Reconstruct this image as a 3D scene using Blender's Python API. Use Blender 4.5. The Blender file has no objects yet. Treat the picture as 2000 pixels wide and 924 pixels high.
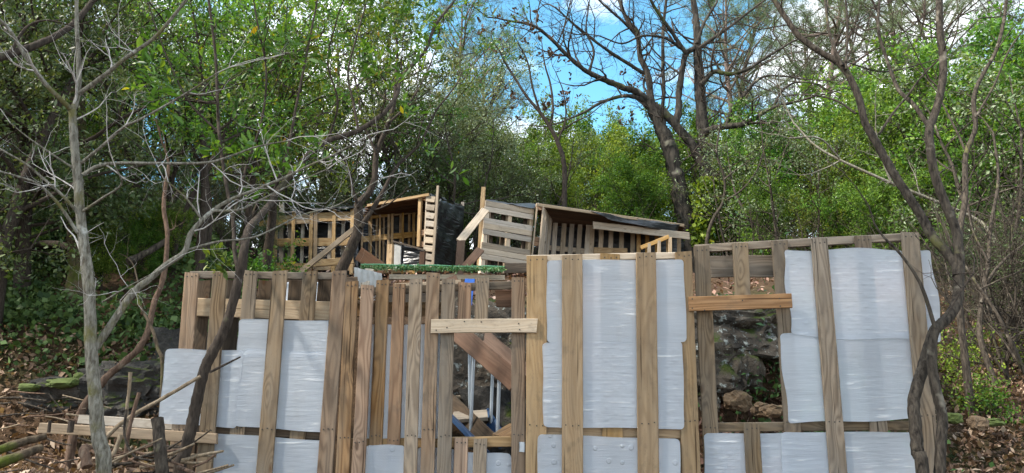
import bpy, math, random
import numpy as np
from mathutils import Vector, Matrix

# ------------------------------------------------------------------ camera, sky, sun, exposure
SC = bpy.context.scene
COL = SC.collection
PITCH = math.radians(11.7)
EYE = 1.6
FPX = 1455.0                      # focal length in photo pixels (photo 2000 x 924)
cam_d = bpy.data.cameras.new('camera')
cam = bpy.data.objects.new('camera', cam_d)
COL.objects.link(cam)
cam.location = (0, 0, EYE)
cam.rotation_euler = (math.pi / 2 + PITCH, 0, 0)
cam_d.sensor_width = 36
cam_d.lens = FPX / 2000 * 36
cam_d.clip_start = 0.05
cam_d.clip_end = 2000
SC.camera = cam

SUN_DIR = Vector((-0.76, -0.30, 0.92)).normalized()     # towards the sun
SUN_EL = math.asin(SUN_DIR.z)
sun_d = bpy.data.lights.new('sun', 'SUN')
sun_d.energy = 5.0
sun_d.angle = math.radians(4)
sun_d.color = (1.0, 0.93, 0.82)
sun = bpy.data.objects.new('sun', sun_d)
COL.objects.link(sun)
sun.rotation_euler = SUN_DIR.to_track_quat('Z', 'Y').to_euler()
sun.location = SUN_DIR * 40

world = bpy.data.worlds.new('World')
SC.world = world
world.use_nodes = True
wt = world.node_tree
wn, wl = wt.nodes, wt.links
wn.clear()
w_out = wn.new('ShaderNodeOutputWorld')
w_bg = wn.new('ShaderNodeBackground')
w_bg.inputs['Strength'].default_value = 0.13
w_sky = wn.new('ShaderNodeTexSky')
w_sky.sky_type = 'NISHITA'
w_sky.sun_disc = False
w_sky.sun_elevation = SUN_EL
w_sky.sun_rotation = math.atan2(SUN_DIR.x, SUN_DIR.y)
w_sky.altitude = 300
w_sky.air_density = 1.0
w_sky.dust_density = 0.3
w_sky.ozone_density = 1.0
w_tc = wn.new('ShaderNodeTexCoord')
w_map = wn.new('ShaderNodeMapping')
w_map.inputs['Location'].default_value = (8.5, 4.5, 1.5)
w_map.inputs['Scale'].default_value = (1.0, 1.0, 2.2)
w_n = wn.new('ShaderNodeTexNoise')
w_n.inputs['Scale'].default_value = 2.6
w_n.inputs['Detail'].default_value = 9
w_n.inputs['Roughness'].default_value = 0.58
w_r = wn.new('ShaderNodeValToRGB')
w_r.color_ramp.elements[0].position = 0.42
w_r.color_ramp.elements[1].position = 0.57
w_mix = wn.new('ShaderNodeMixRGB')
w_mix.inputs[2].default_value = (8.5, 8.7, 9.0, 1)
w_hsv = wn.new('ShaderNodeHueSaturation')
w_hsv.inputs['Saturation'].default_value = 1.22
w_hsv.inputs['Hue'].default_value = 0.475
w_hsv.inputs['Value'].default_value = 1.2
wl.new(w_tc.outputs['Generated'], w_map.inputs['Vector'])
wl.new(w_map.outputs[0], w_n.inputs['Vector'])
wl.new(w_n.outputs['Fac'], w_r.inputs[0])
wl.new(w_r.outputs[0], w_mix.inputs[0])
wl.new(w_sky.outputs[0], w_hsv.inputs['Color'])
wl.new(w_hsv.outputs[0], w_mix.inputs[1])
wl.new(w_mix.outputs[0], w_bg.inputs['Color'])
wl.new(w_bg.outputs[0], w_out.inputs['Surface'])

SC.view_settings.view_transform = 'Standard'
SC.view_settings.look = 'None'
SC.view_settings.gamma = 1
SC.view_settings.exposure = 1.3
SC.render.engine = 'CYCLES'
SC.cycles.use_denoising = True
SC.cycles.denoising_prefilter = 'ACCURATE'
SC.cycles.max_bounces = 7
SC.cycles.transparent_max_bounces = 12
SC.cycles.diffuse_bounces = 4
SC.cycles.glossy_bounces = 2
SC.cycles.transmission_bounces = 4
SC.cycles.caustics_reflective = False
SC.cycles.caustics_refractive = False

RNG = random.Random(7)
NR = np.random.default_rng(7)

# ------------------------------------------------------------------ pixel helpers
CP, SP = math.cos(PITCH), math.sin(PITCH)


def ray(px, py):
    u, v = (px - 1000) / FPX, (462 - py) / FPX
    return Vector((u, CP - v * SP, SP + v * CP))


def P(px, py, Y):
    d = ray(px, py)
    t = Y / d.y
    return Vector((d.x * t, Y, EYE + d.z * t))


class Plane:
    """a vertical plane through the lines px_l at depth y_l and px_r at depth y_r (py 500)"""
    def __init__(s, px_l, y_l, px_r, y_r, pyr=500):
        a, b = P(px_l, pyr, y_l), P(px_r, pyr, y_r)
        s.a = a
        s.t = Vector((b.x - a.x, b.y - a.y, 0)).normalized()
        s.n = Vector((s.t.y, -s.t.x, 0))          # towards the camera
        s.o = Vector((0, 0, EYE))

    def at(s, px, py, off=0.0):
        d = ray(px, py)
        t = (s.a + s.n * off - s.o).dot(s.n) / d.dot(s.n)
        return s.o + d * t


def lerp(a, b, t):
    return a + (b - a) * t


def interp(x, tab):
    if x <= tab[0][0]:
        return tab[0][1]
    for (x0, z0), (x1, z1) in zip(tab, tab[1:]):
        if x <= x1:
            t = (x - x0) / (x1 - x0)
            return z0 + (z1 - z0) * t
    return tab[-1][1]


def sstep(a, b, x):
    t = min(1, max(0, (x - a) / (b - a)))
    return t * t * (3 - 2 * t)


TL = [(1.5, 0.1), (3.2, 0.85), (5.7, 1.12), (6.2, 2.0), (9.2, 3.7), (14, 4.7), (25, 8.5), (45, 12), (90, 16)]
TCN = [(3.0, 0.1), (4.3, 0.3), (6.0, 1.2), (6.55, 2.2), (13.0, 3.55), (15.5, 3.7), (25, 6.3), (45, 10), (90, 14)]
TR = [(3.0, 0.1), (4.3, 0.3), (13, 3.6), (16, 4.4), (25, 7.4), (45, 11), (90, 15)]


def wob(x, y):
    return (math.sin(x * 1.9 + y * 0.7) * 0.05 + math.sin(y * 2.3 - x * 1.1 + 1.3) * 0.05
            + math.sin(x * 4.7 + 0.5) * math.sin(y * 4.1) * 0.03)


def height(x, y):
    s = x / max(y, 3.2)
    wl_ = 1 - sstep(-0.45, -0.35, s)
    wr_ = sstep(0.50, 0.57, s)
    z = interp(y, TCN) * (1 - wl_ - wr_) + interp(y, TL) * wl_ + interp(y, TR) * wr_
    return z + wob(x, y) * sstep(2.5, 5, y)


# ------------------------------------------------------------------ scene graph helpers
def tag(o, label=None, cat=None, group=None, kind=None):
    if label:
        o['label'] = label
    if cat:
        o['category'] = cat
    if group:
        o['group'] = group
    if kind:
        o['kind'] = kind
    return o


def thing(name, loc, label, cat, group=None):
    o = bpy.data.objects.new(name, None)
    o.empty_display_size = 0.1
    o.location = loc
    COL.objects.link(o)
    return tag(o, label, cat, group)


def link(name, me, mat, parent=None, mw=None):
    """link a mesh as one object; mw is its world matrix. Parents are unrotated Empties or meshes placed with off()"""
    o = bpy.data.objects.new(name, me)
    if mat is not None and not me.materials:
        me.materials.append(mat)
    COL.objects.link(o)
    mw = mw or Matrix()
    if parent is not None:
        o.parent = parent
        o.matrix_basis = wm(parent).inverted() @ mw
    else:
        o.matrix_basis = mw
    return o


def wm(o):
    m = o.matrix_basis.copy()
    while o.parent is not None:
        o = o.parent
        m = o.matrix_basis @ m
    return m


class Acc:
    """collects vertices and polygons, builds one mesh"""
    def __init__(s):
        s.v, s.f, s.n = [], [], 0
        s.attr = []

    def add(s, verts, faces, attr=None):
        verts = np.asarray(verts, dtype=np.float32).reshape(-1, 3)
        faces = np.asarray(faces, dtype=np.int32)
        s.v.append(verts)
        s.f.append(faces + s.n)
        s.attr.append(np.full(len(verts), 0.5, np.float32) if attr is None else np.asarray(attr, np.float32))
        s.n += len(verts)

    def mesh(s, name, smooth=False):
        me = bpy.data.meshes.new(name)
        if not s.v:
            return me
        V = np.concatenate(s.v)
        starts, loops, off = [], [], 0
        for f in s.f:
            k = f.shape[1]
            starts.append(off + np.arange(len(f)) * k)
            loops.append(f.ravel())
            off += f.size
        L = np.concatenate(loops)
        S = np.concatenate(starts).astype(np.int32)
        me.vertices.add(len(V))
        me.vertices.foreach_set('co', V.ravel())
        me.loops.add(len(L))
        me.loops.foreach_set('vertex_index', L)
        me.polygons.add(len(S))
        me.polygons.foreach_set('loop_start', S)
        if smooth:
            me.polygons.foreach_set('use_smooth', np.ones(len(S), dtype=bool))
        a = me.attributes.new('rnd', 'FLOAT', 'POINT')
        a.data.foreach_set('value', np.concatenate(s.attr))
        me.update(calc_edges=True)
        me.validate()
        return me


def smooth_path(pts, rad, n=5):
    """Catmull-Rom through pts, radii interpolated"""
    pts = [np.array(p, dtype=float) for p in pts]
    if len(pts) < 3 or n <= 1:
        return np.array(pts), np.array(rad, dtype=float)
    out, ro = [], []
    q = [2 * pts[0] - pts[1]] + pts + [2 * pts[-1] - pts[-2]]
    for i in range(len(pts) - 1):
        p0, p1, p2, p3 = q[i:i + 4]
        for k in range(n):
            t = k / n
            out.append(0.5 * ((2 * p1) + (-p0 + p2) * t + (2 * p0 - 5 * p1 + 4 * p2 - p3) * t * t
                              + (-p0 + 3 * p1 - 3 * p2 + p3) * t ** 3))
            ro.append(rad[i] + (rad[i + 1] - rad[i]) * t)
    out.append(pts[-1])
    ro.append(rad[-1])
    return np.array(out), np.array(ro)


def tube(acc, path, rad, sides=6, rough=0.0, attr=0.5, cap=True):
    path = np.asarray(path, float)
    rad = np.asarray(rad, float)
    n = len(path)
    T = np.gradient(path, axis=0)
    T /= np.linalg.norm(T, axis=1)[:, None] + 1e-9
    ref = np.array([0.0, 0, 1]) if abs(T[0][2]) < 0.9 else np.array([1.0, 0, 0])
    A = np.cross(T, ref)
    A /= np.linalg.norm(A, axis=1)[:, None] + 1e-9
    # keep the frame from flipping
    for i in range(1, n):
        a = A[i - 1] - T[i] * np.dot(A[i - 1], T[i])
        A[i] = a / (np.linalg.norm(a) + 1e-9)
    B = np.cross(T, A)
    ang = np.arange(sides) / sides * 2 * math.pi
    ca, sa = np.cos(ang), np.sin(ang)
    R = np.repeat(rad[:, None], sides, 1)
    if rough:
        R = R * (1 + rough * NR.normal(size=R.shape))
    V = path[:, None, :] + R[:, :, None] * (ca[None, :, None] * A[:, None, :] + sa[None, :, None] * B[:, None, :])
    i = np.arange(n - 1)[:, None] * sides
    j = np.arange(sides)[None, :]
    j2 = (j + 1) % sides
    F = np.stack([i + j, i + j2, i + sides + j2, i + sides + j], -1).reshape(-1, 4)
    acc.add(V.reshape(-1, 3), F, np.full(n * sides, attr))
    if cap:
        for base, c in ((0, path[0]), ((n - 1) * sides, path[-1])):
            vs = np.concatenate([V.reshape(-1, 3)[base:base + sides], [c]])
            fs = [[k, (k + 1) % sides, sides] for k in range(sides)]
            acc.add(vs, fs, np.full(sides + 1, attr))


def leaves(acc, pos, size, rng, up=0.5, aspect=0.42, six=False, direction=None, droop=0.0, size_var=0.3):
    """one folded lens-shaped leaf per position"""
    N = len(pos)
    if N == 0:
        return
    pos = np.asarray(pos, float)
    d = rng.normal(size=(N, 3)) if direction is None else np.asarray(direction, float) + rng.normal(size=(N, 3)) * 0.25
    d[:, 2] -= droop
    d /= np.linalg.norm(d, axis=1)[:, None] + 1e-9
    nrm = rng.normal(size=(N, 3))
    nrm[:, 2] += up * 2
    s = np.cross(d, nrm)
    s /= np.linalg.norm(s, axis=1)[:, None] + 1e-9
    nn = np.cross(s, d)
    L = size * (1 + rng.normal(size=N) * size_var).clip(0.4, 1.9)
    W = L * aspect
    L = L[:, None]
    W = W[:, None]
    r = rng.random(N)
    if not six:
        b = pos
        l = pos + d * L * 0.5 + s * W * 0.5 + nn * W * 0.12
        t = pos + d * L
        q = pos + d * L * 0.5 - s * W * 0.5 + nn * W * 0.12
        V = np.stack([b, l, t, q], 1)
        i = np.arange(N)[:, None] * 4
        F = np.concatenate([i + np.array([[0, 1, 2]]), i + np.array([[0, 2, 3]])])
        acc.add(V.reshape(-1, 3), F, np.repeat(r, 4))
    else:
        b = pos
        l1 = pos + d * L * 0.38 + s * W * 0.42 + nn * W * 0.14
        l2 = pos + d * L * 0.72 + s * W * 0.44 + nn * W * 0.10
        t = pos + d * L - nn * W * 0.12
        r2 = pos + d * L * 0.72 - s * W * 0.44 + nn * W * 0.10
        r1 = pos + d * L * 0.38 - s * W * 0.42 + nn * W * 0.14
        V = np.stack([b, l1, l2, t, r2, r1], 1)
        i = np.arange(N)[:, None] * 6
        F = np.concatenate([i + np.array([[0, 1, 2, 3]]), i + np.array([[0, 3, 4, 5]])])
        acc.add(V.reshape(-1, 3), F, np.repeat(r, 6))


# ------------------------------------------------------------------ materials
class NT:
    def __init__(s, name):
        s.m = bpy.data.materials.new(name)
        s.m.use_nodes = True
        s.t = s.m.node_tree
        s.t.nodes.clear()
        s.out = s.t.nodes.new('ShaderNodeOutputMaterial')

    def n(s, kind, **kw):
        nd = s.t.nodes.new(kind)
        for k, v in kw.items():
            if k in nd.inputs:
                s.set(nd.inputs[k], v)
            else:
                setattr(nd, k, v)
        return nd

    def set(s, sock, v):
        if hasattr(v, 'is_output') or isinstance(v, bpy.types.NodeSocket):
            s.t.links.new(v, sock)
        elif isinstance(v, (tuple, list)) and len(v) == 3 and sock.type == 'RGBA':
            sock.default_value = (*v, 1)
        else:
            sock.default_value = v

    def math(s, op, a, b=0.0, c=0.0):
        nd = s.t.nodes.new('ShaderNodeMath')
        nd.operation = op
        for sk, v in zip(nd.inputs, (a, b, c)):
            s.set(sk, v)
        return nd.outputs[0]

    def ramp(s, fac, stops):
        nd = s.t.nodes.new('ShaderNodeValToRGB')
        cr = nd.color_ramp
        while len(cr.elements) < len(stops):
            cr.elements.new(0.5)
        for e, (p, c) in zip(cr.elements, stops):
            e.position = p
            e.color = (*c, 1) if len(c) == 3 else c
        s.set(nd.inputs[0], fac)
        return nd.outputs[0]

    def mix(s, fac, a, b, blend='MIX'):
        nd = s.t.nodes.new('ShaderNodeMixRGB')
        nd.blend_type = blend
        s.set(nd.inputs[0], fac)
        s.set(nd.inputs[1], a)
        s.set(nd.inputs[2], b)
        return nd.outputs[0]

    def noise(s, vec, scale, detail=3, rough=0.5, dist=0.0):
        nd = s.t.nodes.new('ShaderNodeTexNoise')
        nd.inputs['Scale'].default_value = scale
        nd.inputs['Detail'].default_value = detail
        nd.inputs['Roughness'].default_value = rough
        nd.inputs['Distortion'].default_value = dist
        if vec is not None:
            s.set(nd.inputs['Vector'], vec)
        return nd.outputs['Fac']

    def scale(s, vec, sc, loc=None):
        nd = s.t.nodes.new('ShaderNodeMapping')
        nd.inputs['Scale'].default_value = sc
        if loc is not None:
            s.set(nd.inputs['Location'], loc)
        s.set(nd.inputs['Vector'], vec)
        return nd.outputs[0]

    def finish(s, shader):
        s.t.links.new(shader, s.out.inputs['Surface'])
        return s.m


def mat_wood(name, light, dark, grey=(0.30, 0.27, 0.23), weather=0.4, grain=1.0, var=0.3, knots=True):
    T = NT(name)
    tc = T.n('ShaderNodeTexCoord').outputs['Object']
    oi = T.n('ShaderNodeObjectInfo').outputs['Random']
    off = T.n('ShaderNodeCombineXYZ', X=T.math('MULTIPLY', oi, 37.0), Y=T.math('MULTIPLY', oi, 11.0), Z=T.math('MULTIPLY', oi, 5.0)).outputs[0]
    va = T.n('ShaderNodeVectorMath', operation='ADD')
    T.set(va.inputs[0], tc)
    T.set(va.inputs[1], off)
    v = va.outputs[0]
    big = T.noise(T.scale(v, (1.1, 7, 7)), 1.0, 2, 0.5)
    sep = T.n('ShaderNodeSeparateXYZ', Vector=v)
    vor = T.n('ShaderNodeTexVoronoi', Vector=T.scale(v, (2.6, 7.5, 0.0)))
    vor.inputs['Scale'].default_value = 1.0
    vor.inputs['Randomness'].default_value = 1.0
    kd = vor.outputs['Distance']
    near = T.math('SUBTRACT', 1.0, T.math('MULTIPLY', kd, 2.4))
    near = T.math('MAXIMUM', near, 0.0)
    near2 = T.math('POWER', near, 2.0)
    ph = T.math('MULTIPLY', sep.outputs['Y'], 170.0)
    ph = T.math('MULTIPLY_ADD', big, 70.0, ph)
    if knots:
        ph = T.math('MULTIPLY_ADD', near2, 22.0, ph)
    ring = T.math('SINE', ph)
    ring = T.math('MULTIPLY_ADD', ring, 0.5, 0.5)
    ring = T.math('POWER', ring, 1.6)
    fib = T.noise(T.scale(v, (5, 260, 260)), 1.0, 3, 0.6)
    col = T.mix(T.math('MULTIPLY', ring, 0.75 * grain), light, dark)
    bands = T.noise(T.scale(v, (0.7, 26, 26)), 1.0, 3, 0.6)
    col = T.mix(T.ramp(bands, [(0.42, (0, 0, 0)), (0.68, (0.5, 0.5, 0.5))]), col, tuple(c * 0.7 for c in dark))
    col = T.mix(T.math('MULTIPLY', fib, 0.35), col, tuple(c * 0.45 for c in dark))
    wea = T.noise(T.scale(v, (2.2, 9, 9)), 1.0, 4, 0.6)
    wf = T.ramp(wea, [(0.35, (0, 0, 0)), (0.7, (1, 1, 1))])
    col = T.mix(T.math('MULTIPLY', wf, weather), col, grey)
    st = T.noise(T.scale(v, (3.0, 5, 5)), 2.0, 5, 0.7)
    stf = T.ramp(st, [(0.56, (0, 0, 0)), (0.75, (1, 1, 1))])
    col = T.mix(T.math('MULTIPLY', stf, 0.55), col, tuple(c * 0.3 for c in grey))
    specks = T.noise(T.scale(v, (60, 260, 100)), 1.0, 2, 0.6)
    spf = T.ramp(specks, [(0.66, (0, 0, 0)), (0.72, (1, 1, 1))])
    col = T.mix(T.math('MULTIPLY', spf, 0.5), col, (0.05, 0.04, 0.03))
    crk = T.noise(T.scale(v, (1.3, 75, 3)), 1.0, 2, 0.5, 0.2)
    crf = T.ramp(crk, [(0.66, (0, 0, 0)), (0.70, (1, 1, 1))])
    col = T.mix(T.math('MULTIPLY', crf, 0.85), col, tuple(c * 0.25 for c in dark))
    if knots:
        kn = T.ramp(kd, [(0.05, (1, 1, 1)), (0.10, (0, 0, 0))])
        col = T.mix(T.math('MULTIPLY', kn, 0.75), col, (0.07, 0.035, 0.018))
    hs = T.n('ShaderNodeHueSaturation', Color=col)
    T.set(hs.inputs['Value'], T.math('MULTIPLY_ADD', oi, var * 2, 1 - var))
    T.set(hs.inputs['Saturation'], T.math('MULTIPLY_ADD', T.math('FRACT', T.math('MULTIPLY', oi, 7.3)), 0.4, 0.8))
    bmp = T.n('ShaderNodeBump', Strength=0.35, Distance=0.003)
    T.set(bmp.inputs['Height'], T.math('MULTIPLY_ADD', fib, 0.8, T.math('MULTIPLY', ring, -0.4)))
    b = T.n('ShaderNodeBsdfPrincipled', Roughness=0.85, Normal=bmp.outputs[0])
    b.inputs['Specular IOR Level'].default_value = 0.2
    T.set(b.inputs['Base Color'], hs.outputs[0])
    return T.finish(b.outputs[0])


def mat_plastic(name, pattern, tint=(0.73, 0.785, 0.87)):
    T = NT(name)
    tc = T.n('ShaderNodeTexCoord').outputs['Object']
    oi = T.n('ShaderNodeObjectInfo').outputs['Random']
    off = T.n('ShaderNodeCombineXYZ', X=T.math('MULTIPLY', oi, 13.0), Z=T.math('MULTIPLY', oi, 29.0)).outputs[0]
    va = T.n('ShaderNodeVectorMath', operation='ADD')
    T.set(va.inputs[0], tc)
    T.set(va.inputs[1], off)
    v = va.outputs[0]
    sep = T.n('ShaderNodeSeparateXYZ', Vector=v)
    streak = T.noise(T.scale(v, (5, 1, 55)), 1.0, 4, 0.6, 0.4)
    lines = T.ramp(streak, [(0.60, (0, 0, 0)), (0.70, (1, 1, 1))])
    blot = T.noise(T.scale(v, (3, 1, 3)), 1.0, 3, 0.5)
    blot2 = T.noise(T.scale(v, (8, 1, 8)), 1.0, 3, 0.6)
    hgt = T.math('ADD', T.math('MULTIPLY', streak, 0.5), T.math('MULTIPLY', blot, 2.0))
    if pattern == 'dimple':
        sx = T.math('SINE', T.math('MULTIPLY', sep.outputs['X'], 62.0))
        sz = T.math('SINE', T.math('MULTIPLY', sep.outputs['Z'], 95.0))
        dm = T.math('POWER', T.math('MAXIMUM', T.math('MULTIPLY', sx, sz), 0.0), 2.0)
        hgt = T.math('MULTIPLY_ADD', T.math('MULTIPLY', dm, blot2), 0.35, hgt)
    elif pattern == 'mesh':
        sx = T.math('SINE', T.math('MULTIPLY', sep.outputs['X'], 700.0))
        sz = T.math('SINE', T.math('MULTIPLY', sep.outputs['Z'], 700.0))
        dm = T.math('MULTIPLY', sx, sz)
        vv = T.n('ShaderNodeTexVoronoi', Vector=T.scale(v, (13, 1, 13)))
        vv.inputs['Scale'].default_value = 1.0
        vv.inputs['Randomness'].default_value = 0.35
        dot = T.ramp(vv.outputs['Distance'], [(0.16, (1, 1, 1)), (0.22, (0, 0, 0))])
        hgt = T.math('MULTIPLY_ADD', dm, 0.05, T.math('MULTIPLY_ADD', dot, 0.6, hgt))
    bmp = T.n('ShaderNodeBump', Strength=0.75, Distance=0.009)
    T.set(bmp.inputs['Height'], hgt)
    col = T.mix(T.math('MULTIPLY', blot2, 0.35), tint, tuple(c * 0.82 for c in tint))
    dirt = T.ramp(T.noise(T.scale(v, (6, 1, 4)), 1.0, 6, 0.7), [(0.58, (0, 0, 0)), (0.8, (1, 1, 1))])
    col = T.mix(T.math('MULTIPLY', dirt, 0.22), col, (0.45, 0.40, 0.33))
    fold = T.ramp(T.noise(T.scale(v, (0.7, 1, 16)), 1.0, 2, 0.5), [(0.30, (1, 1, 1)), (0.45, (0, 0, 0))])
    col = T.mix(T.math('MULTIPLY', fold, 0.30), col, tuple(c * 0.68 for c in tint))
    col = T.mix(T.math('MULTIPLY', lines, 0.9), col, (0.97, 0.98, 0.99))
    dif = T.n('ShaderNodeBsdfPrincipled', Roughness=0.38, Normal=bmp.outputs[0])
    T.set(dif.inputs['Base Color'], col)
    tl = T.n('ShaderNodeBsdfTranslucent', Normal=bmp.outputs[0])
    T.set(tl.inputs['Color'], col)
    m1 = T.n('ShaderNodeMixShader')
    T.set(m1.inputs[0], 0.30)
    T.set(m1.inputs[1], dif.outputs[0])
    T.set(m1.inputs[2], tl.outputs[0])
    tr = T.n('ShaderNodeBsdfRefraction', Roughness=0.42, IOR=1.12)
    tr.inputs['Color'].default_value = (0.93, 0.96, 1.0, 1)
    m2 = T.n('ShaderNodeMixShader')
    T.set(m2.inputs[0], T.math('MULTIPLY_ADD', lines, -0.25, T.math('MULTIPLY_ADD', blot, 0.16, 0.33)))
    T.set(m2.inputs[1], m1.outputs[0])
    T.set(m2.inputs[2], tr.outputs[0])
    return T.finish(m2.outputs[0])


def mat_leaf(name, stops, trans=0.35, rough=0.42, spec=0.35, hue_var=0.03, val_var=0.25):
    T = NT(name)
    at = T.n('ShaderNodeAttribute', attribute_name='rnd').outputs['Fac']
    oi = T.n('ShaderNodeObjectInfo').outputs['Random']
    col = T.ramp(at, stops)
    hs = T.n('ShaderNodeHueSaturation', Color=col)
    T.set(hs.inputs['Hue'], T.math('MULTIPLY_ADD', oi, hue_var * 2, 0.5 - hue_var))
    T.set(hs.inputs['Value'], T.math('MULTIPLY_ADD', T.math('FRACT', T.math('MULTIPLY', oi, 5.7)), val_var * 2, 1 - val_var))
    c = hs.outputs[0]
    d = T.n('ShaderNodeBsdfPrincipled', Roughness=rough)
    d.inputs['Specular IOR Level'].default_value = spec
    T.set(d.inputs['Base Color'], c)
    if trans <= 0:
        return T.finish(d.outputs[0])
    tl = T.n('ShaderNodeBsdfTranslucent')
    T.set(tl.inputs['Color'], T.mix(1.0, c, (1.5, 1.35, 0.55), 'MULTIPLY'))
    mx = T.n('ShaderNodeMixShader')
    T.set(mx.inputs[0], trans)
    T.set(mx.inputs[1], d.outputs[0])
    T.set(mx.inputs[2], tl.outputs[0])
    return T.finish(mx.outputs[0])


def mat_bark(name, a, b, patch=None, patch_lo=0.55, scale=6.0, moss=None, moss_lo=0.5, bump=0.6, stretch=0.25):
    T = NT(name)
    tc = T.n('ShaderNodeTexCoord').outputs['Object']
    v = T.scale(tc, (1, 1, stretch))
    n1 = T.noise(v, scale * 6, 5, 0.65, 0.3)
    n2 = T.noise(tc, scale, 3, 0.55)
    col = T.mix(T.ramp(n1, [(0.35, (0, 0, 0)), (0.65, (1, 1, 1))]), a, b)
    if patch:
        col = T.mix(T.ramp(n2, [(patch_lo, (0, 0, 0)), (patch_lo + 0.12, (1, 1, 1))]), col, patch)
    if moss:
        n3 = T.noise(tc, scale * 0.5, 5, 0.65)
        col = T.mix(T.ramp(n3, [(moss_lo, (0, 0, 0)), (moss_lo + 0.12, (1, 1, 1))]), col, moss)
    bm_ = T.n('ShaderNodeBump', Strength=bump, Distance=0.02)
    T.set(bm_.inputs['Height'], n1)
    d = T.n('ShaderNodeBsdfPrincipled', Roughness=0.9, Normal=bm_.outputs[0])
    d.inputs['Specular IOR Level'].default_value = 0.15
    T.set(d.inputs['Base Color'], col)
    return T.finish(d.outputs[0])


def mat_tarp():
    T = NT('black_plastic_film')
    tc = T.n('ShaderNodeTexCoord').outputs['Object']
    n1 = T.noise(T.scale(tc, (1, 1, 9)), 1.3, 3, 0.5, 1.2)
    n2 = T.noise(tc, 5, 2, 0.5, 0.8)
    bm_ = T.n('ShaderNodeBump', Strength=0.9, Distance=0.05)
    T.set(bm_.inputs['Height'], T.math('MULTIPLY_ADD', n2, 0.25, n1))
    d = T.n('ShaderNodeBsdfPrincipled', Roughness=0.36, Normal=bm_.outputs[0])
    d.inputs['Base Color'].default_value = (0.012, 0.014, 0.019, 1)
    d.inputs['Specular IOR Level'].default_value = 0.85
    return T.finish(d.outputs[0])


def mat_flat(name, col, rough=0.6, metal=0.0, var=0.25, scale=9):
    T = NT(name)
    tc = T.n('ShaderNodeTexCoord').outputs['Object']
    n1 = T.noise(tc, scale, 5, 0.65)
    c = T.mix(n1, tuple(x * (1 - var) for x in col), tuple(min(1, x * (1 + var)) for x in col))
    d = T.n('ShaderNodeBsdfPrincipled', Roughness=rough, Metallic=metal)
    T.set(d.inputs['Base Color'], c)
    return T.finish(d.outputs[0])


def mat_ground():
    T = NT('forest_soil')
    tc = T.n('ShaderNodeTexCoord').outputs['Object']
    n1 = T.noise(tc, 1.1, 5, 0.6)
    n2 = T.noise(tc, 26, 6, 0.75)
    n3 = T.noise(tc, 0.45, 4, 0.6)
    c = T.mix(T.ramp(n2, [(0.3, (0, 0, 0)), (0.7, (1, 1, 1))]), (0.03, 0.019, 0.011), (0.13, 0.08, 0.048))
    c = T.mix(T.ramp(n1, [(0.4, (0, 0, 0)), (0.75, (1, 1, 1))]), c, (0.06, 0.04, 0.025))
    c = T.mix(T.ramp(n3, [(0.56, (0, 0, 0)), (0.66, (1, 1, 1))]), c, (0.035, 0.05, 0.018))
    bm_ = T.n('ShaderNodeBump', Strength=1.0, Distance=0.05)
    T.set(bm_.inputs['Height'], n2)
    d = T.n('ShaderNodeBsdfPrincipled', Roughness=0.95, Normal=bm_.outputs[0])
    d.inputs['Specular IOR Level'].default_value = 0.1
    T.set(d.inputs['Base Color'], c)
    return T.finish(d.outputs[0])


def mat_rock(name, a, b, lichen=(0.34, 0.36, 0.33), moss=(0.045, 0.06, 0.012), moss_lo=0.63, lich_lo=0.56):
    T = NT(name)
    tc = T.n('ShaderNodeTexCoord').outputs['Object']
    n1 = T.noise(tc, 4.0, 7, 0.7, 0.4)
    n2 = T.noise(tc, 16.0, 6, 0.7)
    n3 = T.noise(tc, 2.3, 5, 0.6)
    c = T.mix(T.ramp(n1, [(0.35, (0, 0, 0)), (0.65, (1, 1, 1))]), a, b)
    c = T.mix(T.ramp(n2, [(lich_lo, (0, 0, 0)), (lich_lo + 0.09, (1, 1, 1))]), c, lichen)
    geo = T.n('ShaderNodeNewGeometry')
    upz = T.n('ShaderNodeSeparateXYZ', Vector=geo.outputs['Normal']).outputs['Z']
    mf = T.math('MULTIPLY_ADD', upz, 0.16, n3)
    c = T.mix(T.ramp(mf, [(moss_lo, (0, 0, 0)), (moss_lo + 0.07, (1, 1, 1))]), c, moss)
    bm_ = T.n('ShaderNodeBump', Strength=1.0, Distance=0.05)
    T.set(bm_.inputs['Height'], T.math('MULTIPLY_ADD', n2, 0.4, n1))
    d = T.n('ShaderNodeBsdfPrincipled', Roughness=0.92, Normal=bm_.outputs[0])
    d.inputs['Specular IOR Level'].default_value = 0.2
    T.set(d.inputs['Base Color'], c)
    return T.finish(d.outputs[0])


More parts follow.
